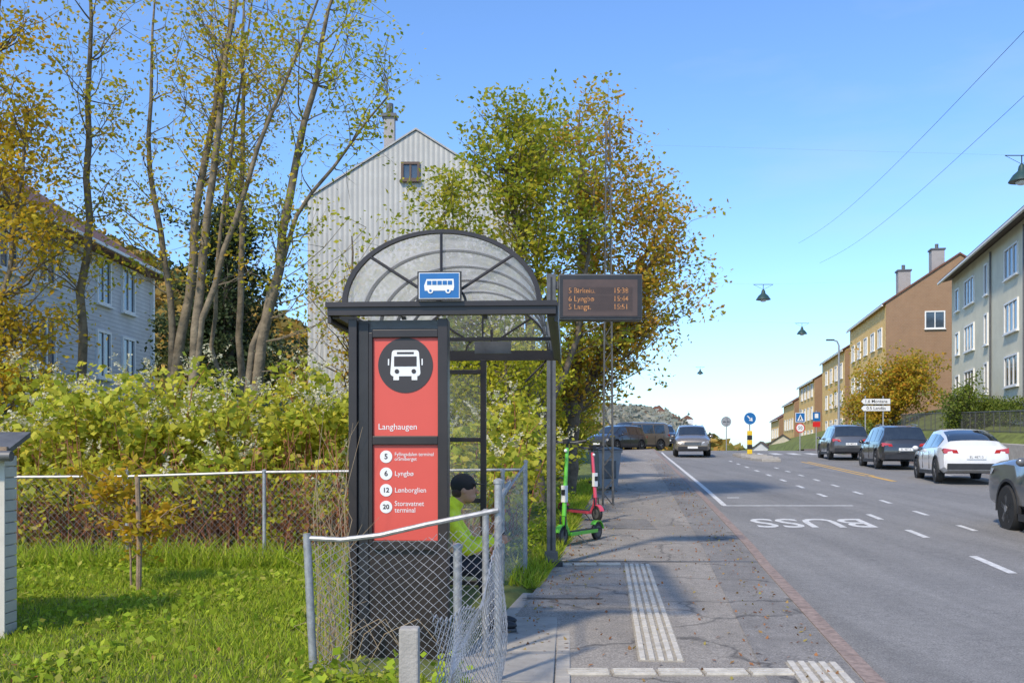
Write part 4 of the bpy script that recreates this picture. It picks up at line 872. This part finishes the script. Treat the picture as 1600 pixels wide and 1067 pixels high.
mk_tree('yellowing sapling with drooping golden leaves on the lawn',(-3.72,9.4,T(-3.7,9.4)-.03),[[(0,0,-.1,.012),(-.02,0,.6,.010),(-.1,0,1.15,.005)],[(0,0,.5,.008),(.35,0,.8,.006),(.6,-.1,.9,.003)]],[(-.3,0,1.08,.30,.25,.18,1.2),(.35,0,.75,.36,.25,.20,1.),(.0,0,.62,.4,.3,.2,.7)],30,26,.085,lm_yel,m_wood,.10,40,limb=.006,twigs=2,name='sapling',tw=.4)
mb=MB(); mb.tube([(0,0,-.2),(.01,.0,.5),(-.01,0,1.12)],[.028,.027,.024],m_wood,8); tag(mb.obj('plant_stake',loc=(-3.62,9.3,T(-3.6,9.3))),'weathered wooden stake supporting the young sapling','stake')
mk_tree('dark conifer standing behind the slender trees',(-7.4,25,T(-7.4,25)),[[(0,0,-.2,.2),(0,0,3,.14),(0,0,6.2,.03)]],[(0,0,1.5,1.9,1.7,1.3,1.5),(0,0,3.1,1.4,1.3,1.2,1.2),(0,0,4.6,.8,.8,1.1,.8)],110,200,.12,lm_dark,m_bark,.4,41)
mk_tree('copper orange shrub tree on the slope',(-5.0,30,T(-5,30)),[[(0,0,-.2,.1),(0,0,3,.06),(0,0,5.5,.02)]],[(0,0,2.8,1.8,1.5,2.4,1.)],40,70,.12,lm_yel,m_bark,.5,42,gap=.2)
mk_tree('rounded tree turning orange in front of the brick gable',(25.5,64,T(25.5,64)),[[(0,0,-.2,.2),(0,0,2,.15),(.2,0,4.5,.05)]],[(-.8,0,2.8,2.2,2,1.8,1.5),(1.3,0,3.4,1.8,1.8,1.8,1.2),(-2.2,0,1.7,1.4,1.4,1.2,.7)],130,120,.2,lm_or,m_bark,.6,51)
mk_tree('dense green shrub beside the pale apartment block',(23.3,49,T(23.3,49)),[[(0,0,-.2,.1),(0,0,1.5,.06),(0,0,2.2,.03)]],[(0,0,1.1,1.6,1.2,1.1,1.)],70,150,.13,lm_hedge,m_bark,.4,52,name='shrub',cat='shrub')
mk_tree('low green bush on the bank near the direction signs',(20.,57,T(20,57)),[[(0,0,-.2,.08),(0,0,.8,.04)]],[(0,0,.9,1.6,1.2,.8,1.)],50,130,.14,lm_hedge,m_bark,.35,53,name='shrub',cat='shrub')
hp=[]
for i in range(22000):
    y=rng.uniform(30,50); x0=K(y)+16.3+rng.uniform(0,1.0); z=T(x0,y)+rng.uniform(0,1)**.6*1.1; hp.append((x0 if rng.random()>.5 else K(y)+16.3+rng.normal(0,.05),y,z))
tag(leaves('hedge',hp,.10,lm_hedge),'clipped green hedge behind the bank railing','hedge')
# knotweed thicket: separate arching canes growing in tussocks, each carrying leaves and flower sprays
kp=[];fl=[];br=[];yl=[]
mbk=MB(); m_stalk=mat('knotweed_stalk',(.36,.14,.07),.8,var=.4)
def inthick(x,y): return x<K(y)-3.5
tus=[]
while len(tus)<112:
    x=rng.uniform(-12.5,1.2); y=12.3+abs(rng.normal(0,1.8))
    if inthick(x,y): tus.append((x,y,1.30+.60*noise.noise(Vector((x*.5,y*.4,3)))+rng.normal(0,.27)+(y-12.3)*.15,rng.uniform(.25,.6)))
for (tx,ty,th,tr_) in tus:
  for c_ in range(rng.integers(4,9)):
    x=tx+rng.normal(0,tr_*.5); y=max(11.9,ty+rng.normal(0,tr_*.5)); z=T(x,y); H_=max(.8,th+rng.normal(0,.16))
    a,b_=(x-tx)*1.1+rng.normal(0,.16),(y-ty)*1.0+rng.normal(-.10,.16)
    path=[Vector((x,y,z-.05)),Vector((x+a*.25,y+b_*.25,z+H_*.45)),Vector((x+a*.7,y+b_*.7,z+H_*.85)),Vector((x+a*1.3,y+b_*1.3,z+H_))]
    mbk.tube(path,[.012,.010,.007,.003],m_stalk,4,False)
    for k in range(rng.integers(50,100)):
        t=1-abs(rng.normal(0,.25)); t=max(.22,min(1.02,t)); s=t*3; i=min(2,int(s)); p=path[i].lerp(path[i+1],s-i)
        sp=.06+.15*math.sin(min(1,t)*2.6)
        q=(p.x+rng.normal(0,sp),p.y+rng.normal(0,sp),p.z+rng.normal(0,.07)-.04)
        if t<.42: br.append(q)
        else: kp.append(q)
    if rng.random()<.8:
        p=path[3]
        for j in range(rng.integers(1,5)):
            lx,ly=rng.normal(0,.16,2)
            for k in range(26): tt=rng.random(); fl.append((p.x+lx*tt+rng.normal(0,.016),p.y+ly*tt+rng.normal(0,.016),p.z-.05+.24*tt+rng.normal(0,.008)))
for i in range(560):
    x=rng.uniform(-12,1.0); y=11.6+abs(rng.normal(0,.5))
    if not inthick(x,y): continue
    z=T(x,y); a,b_=rng.normal(0,.18,2); hh_=rng.uniform(.4,1.6); mbk.tube([(x,y,z-.05),(x+a*.5,y+b_*.5,z+hh_*.5),(x+a*1.4,y+b_,z+hh_)],[.008,.006,.003],m_stalk,4,False)
    for k in range(7): t=rng.uniform(.2,1); br.append((x+a*1.3*t+rng.normal(0,.08),y+b_*t+rng.normal(0,.07),z+hh_*t+rng.normal(0,.05)))
for i in range(85):
    x=rng.uniform(-6.5,-1.2); y=11.5+abs(rng.normal(0,.25)); z=T(x,y)+rng.uniform(.1,1.1); 
    for k in range(16): yl.append((x+rng.normal(0,.13),y+rng.normal(0,.1),z+rng.normal(0,.10)))
TH=thing('knotweed_thicket','dense yellow green knotweed thicket with cream flower spikes behind the fence','thicket',(0,0,0))
leaves('foliage',kp,.11,lm_knot,TH,up=.9,aspect=.7); leaves('flower_spikes',fl,.040,lm_flow,TH); leaves('dead_foliage',br,.08,lm_brn,TH); leaves('yellow_sprays',yl,.08,lm_lime,TH); mbk.obj('stalks',TH)
# grass
def inslab(x,y):
    p=Ms.inverted()@Vector((x,y,0)); return -.45<p.x<1.25 and -.55<p.y<3.3
def blades(n,fx,hmin,hmax,wd=.006):
    V=np.empty((n,3,3)); k=0
    while k<n:
        x,y=fx(); 
        if inslab(x,y): continue
        pt=.5+.5*noise.noise(Vector((x*1.1,y*1.1,5))); h=rng.uniform(hmin,hmax)*(.5+pt); a=rng.uniform(0,6.28); l=rng.normal(0,.6,2)*h; z=T(x,y); w=wd*(1+ (y/9))
        V[k,0]=(x-w*math.cos(a),y-w*math.sin(a),z-.01); V[k,1]=(x+w*math.cos(a),y+w*math.sin(a),z-.01); V[k,2]=(x+l[0],y+l[1],z+h); k+=1
    return V
Vg=[blades(75000,lambda:(rng.uniform(-6.6,-.55),3.6+7.7*rng.random()**.8),.025,.085,.005),
    blades(3000,lambda:(rng.uniform(-6.6,-1.5),10.6+abs(rng.normal(0,.45))),.12,.35,.006),
    blades(5000,lambda:(lambda y:(K(y)-2.74-abs(rng.normal(0,.18)),y))(rng.uniform(10.2,27)),.06,.2,.007),
    blades(1500,lambda:(rng.uniform(-.5,.1),rng.uniform(4.6,6.2)),.03,.12),
    blades(2500,lambda:(rng.uniform(.35,.5)+0,rng.uniform(5.9,10)),.01,.05)]
V=np.concatenate(Vg); n=len(V); me=bpy.data.meshes.new('grass'); me.vertices.add(3*n); me.vertices.foreach_set('co',V.ravel()); me.loops.add(3*n); me.loops.foreach_set('vertex_index',np.arange(3*n,dtype=np.int32)); me.polygons.add(n); me.polygons.foreach_set('loop_start',np.arange(0,3*n,3,dtype=np.int32)); me.polygons.foreach_set('loop_total',np.full(n,3,dtype=np.int32)); me.materials.append(lm_grass); me.update(calc_edges=True)
go=bpy.data.objects.new('grass',me); COL.objects.link(go); go['kind']='stuff'
wp=[]
for i in range(620):
    x=rng.uniform(-6.3,-.9); y=4+7*rng.random()
    if noise.noise(Vector((x*.8,y*.8,9)))<-.05 or inslab(x,y): continue
    for k in range(14): wp.append((x+rng.normal(0,.09),y+rng.normal(0,.09),T(x,y)+abs(rng.normal(0,.04))+.02))
for i in range(70):
    y=rng.uniform(12.6,24); x=K(y)-3.1-abs(rng.normal(0,.25))
    for k in range(25): wp.append((x+rng.normal(0,.1),y+rng.normal(0,.1),T(x,y)+abs(rng.normal(0,.14))))
for i in range(60):
    x=rng.uniform(-1.35,-.1); y=rng.uniform(5.1,6.1)
    for k in range(14): wp.append((x+rng.normal(0,.06),y+rng.normal(0,.06),T(x,y)+abs(rng.normal(0,.11))))
leaves('ground_weeds',wp,.065,lm_grass,up=2.,aspect=.7)['kind']='stuff'
fp=[]
for i in range(1900):
    y=rng.uniform(5,45); x=K(y)-2.75+abs(rng.normal(0,.35)) if rng.random()<.6 else K(y)-.25-abs(rng.normal(0,.3)) ; fp.append((x,y,G(y)+.012))
for i in range(600):
    y=rng.uniform(5,25); fp.append((K(y)+rng.uniform(-2.7,-.2),y,G(y)+.012))
for i in range(700): fp.append((rng.uniform(-6,-1.3),rng.uniform(5,11),.14))
leaves('fallen_leaves',fp,.04,lm_brn,up=8)['kind']='stuff'
mb=MB(); m_dry=mat('dry_grass',(.40,.29,.17),.9,var=.3)
for i in range(36):
    x=rng.uniform(-1.34,-1.12); y=rng.uniform(6.35,6.8); h=rng.uniform(.5,1.9); a=rng.normal(0,.08,2); mb.tube([(x,y,0),(x+a[0]*.6,y,h*.35),(x-a[0]*.7,y+a[1],h*.7),(x+a[0]*2,y+a[1],h)],[.003,.0028,.0022,.001],m_dry,4,False)
for i in range(4):
    x=rng.uniform(-1.2,-.9); a=rng.uniform(.2,.6); mb.tube([(x,6.15,.1),(x+a*.3,6.1,.4),(x+a*.7,6.08,.5),(x+a,6.1,.3)],[.002]*4,m_dry,4,False)
tag(mb.obj('dry_stalks'),'dry straw coloured stalks tangled in the fence by the shelter','plant')
# ------------------------------------------------------------------ hills
m_hill=mat('autumn_hillside',(.22,.16,.06),.95,var=.6,scale=.06)
def hill(name,prof,D,depth,m,trees=0,lm=None,ls=2.):
    xs=np.linspace(prof[0][0],prof[-1][0],60); v=[];f=[]; rows=10; px=[p[0] for p in prof]; pz=[p[1] for p in prof]
    def hz(x,t): return -12+(np.interp(x,px,pz)+12)*math.sin(t*math.pi/2)+ noise.noise(Vector((x*.03,t*3,2)))*np.interp(x,px,pz)*.05
    for j in range(rows+3):
        for x in xs:
            t=j/rows; v.append((x,D-depth+depth*t,hz(x,min(t,1)) if t<=1 else hz(x,1)-(t-1)*60))
    n=60
    for j in range(rows+2):
        for i in range(n-1): f.append((j*n+i,j*n+i+1,(j+1)*n+i+1,(j+1)*n+i))
    structure(obj_from(name,v,f,[m],smooth=80))
    if trees:
        P=[]
        for i in range(trees):
            x=rng.uniform(prof[0][0],prof[-1][0]); t=rng.uniform(.15,1); P.append((x,D-depth+depth*t,hz(x,t)+abs(rng.normal(0,ls*.4))))
        leaves('hillside_forest',P,ls,lm)['kind']='stuff'
lm_hill=leafmat('hill_forest_leaves',[(.40,.20,.04),(.25,.20,.04),(.14,.16,.04),(.46,.27,.05),(.12,.13,.05)],.2)
lm_far=leafmat('far_forest_leaves',[(.26,.27,.20),(.32,.29,.21),(.21,.24,.20),(.34,.28,.20)],.2)
hill('hill',[(-300,90),(-210,82),(-125,66),(-95,50),(-60,36),(-30,20),(10,8),(60,2)],300,130,m_hill,26000,lm_hill,3.0)
m_fh=mat('far_hillside',(.24,.24,.19),.95,var=.4,scale=.05)
hill('distant_hill',[(-200,20),(60,40),(100,36),(122,33),(135,25),(150,8),(175,-10)],850,300,m_fh,9000,lm_far,4.)
for i in range(22):
    x=rng.uniform(95,138); y=700+rng.uniform(0,90); z=4+ (y-700)*.25+rng.uniform(0,6)
    mb=MB(); w=rng.uniform(5,9); mb.box(-w/2,w/2,-4,4,-6,4,m_frame if i%2 else m_cream); mb.prism([(-w/2-.3,-4.2,4.01),(w/2+.3,-4.2,4.01),(0,-4.2,7)],(0,8.4,0),m_tile); tag(mb.obj('distant_house',loc=(x,y,z)),'tiny pale house on the far hillside','house','houses on the far hillside')
# ------------------------------------------------------------------ world, sun, camera
w=bpy.data.worlds.new('World'); scene.world=w; w.use_nodes=True; nt=w.node_tree; n=nt.nodes; L=nt.links
bg=n['Background']; sky=n.new('ShaderNodeTexSky'); sky.sky_type='NISHITA'; sky.sun_disc=False
el=R(45); hx,hy=-.55,-.835; sky.sun_elevation=el; sky.sun_rotation=math.atan2(hx,hy); sky.altitude=50; sky.air_density=1.0; sky.dust_density=.6; sky.ozone_density=2.6
mu=n.new('ShaderNodeMix'); mu.data_type='RGBA'; mu.blend_type='MULTIPLY'; mu.inputs[0].default_value=1; mu.inputs[7].default_value=(1.12,1.42,1.78,1)
L.new(sky.outputs[0],mu.inputs[6])
tc=n.new('ShaderNodeTexCoord'); mp=n.new('ShaderNodeMapping'); mp.inputs['Scale'].default_value=(1.2,1.2,5); nz=n.new('ShaderNodeTexNoise'); nz.inputs['Scale'].default_value=2.2; nz.inputs['Detail'].default_value=6; nz.inputs['Roughness'].default_value=.55
L.new(tc.outputs['Generated'],mp.inputs[0]); L.new(mp.outputs[0],nz.inputs['Vector']); mr=n.new('ShaderNodeMapRange'); mr.inputs[1].default_value=.50; mr.inputs[2].default_value=.85; mr.inputs[3].default_value=0; mr.inputs[4].default_value=.30; L.new(nz.outputs['Fac'],mr.inputs[0])
cm=n.new('ShaderNodeMix'); cm.data_type='RGBA'; L.new(mr.outputs[0],cm.inputs[0]); L.new(mu.outputs[2],cm.inputs[6]); cm.inputs[7].default_value=(5.0,5.3,5.6,1)
L.new(cm.outputs[2],bg.inputs['Color']); bg.inputs['Strength'].default_value=.15
sd=bpy.data.lights.new('sun','SUN'); sd.energy=4.2; sd.angle=R(3.5); sd.color=(1,.87,.68); so=bpy.data.objects.new('sun',sd); COL.objects.link(so)
dv=Vector((hx*math.cos(el),hy*math.cos(el),math.sin(el))); so.rotation_euler=dv.to_track_quat('Z','Y').to_euler(); so.location=(-20,-20,30)
cd=bpy.data.cameras.new('camera'); cd.sensor_width=36; cd.lens=33.75; cd.shift_y=166.5/1600; cd.clip_end=5000; co=bpy.data.objects.new('camera',cd); COL.objects.link(co); co.location=(0,0,1.58); co.rotation_euler=(R(90),0,0); scene.camera=co
scene.view_settings.view_transform='Standard'; scene.view_settings.look='None'; scene.view_settings.exposure=0
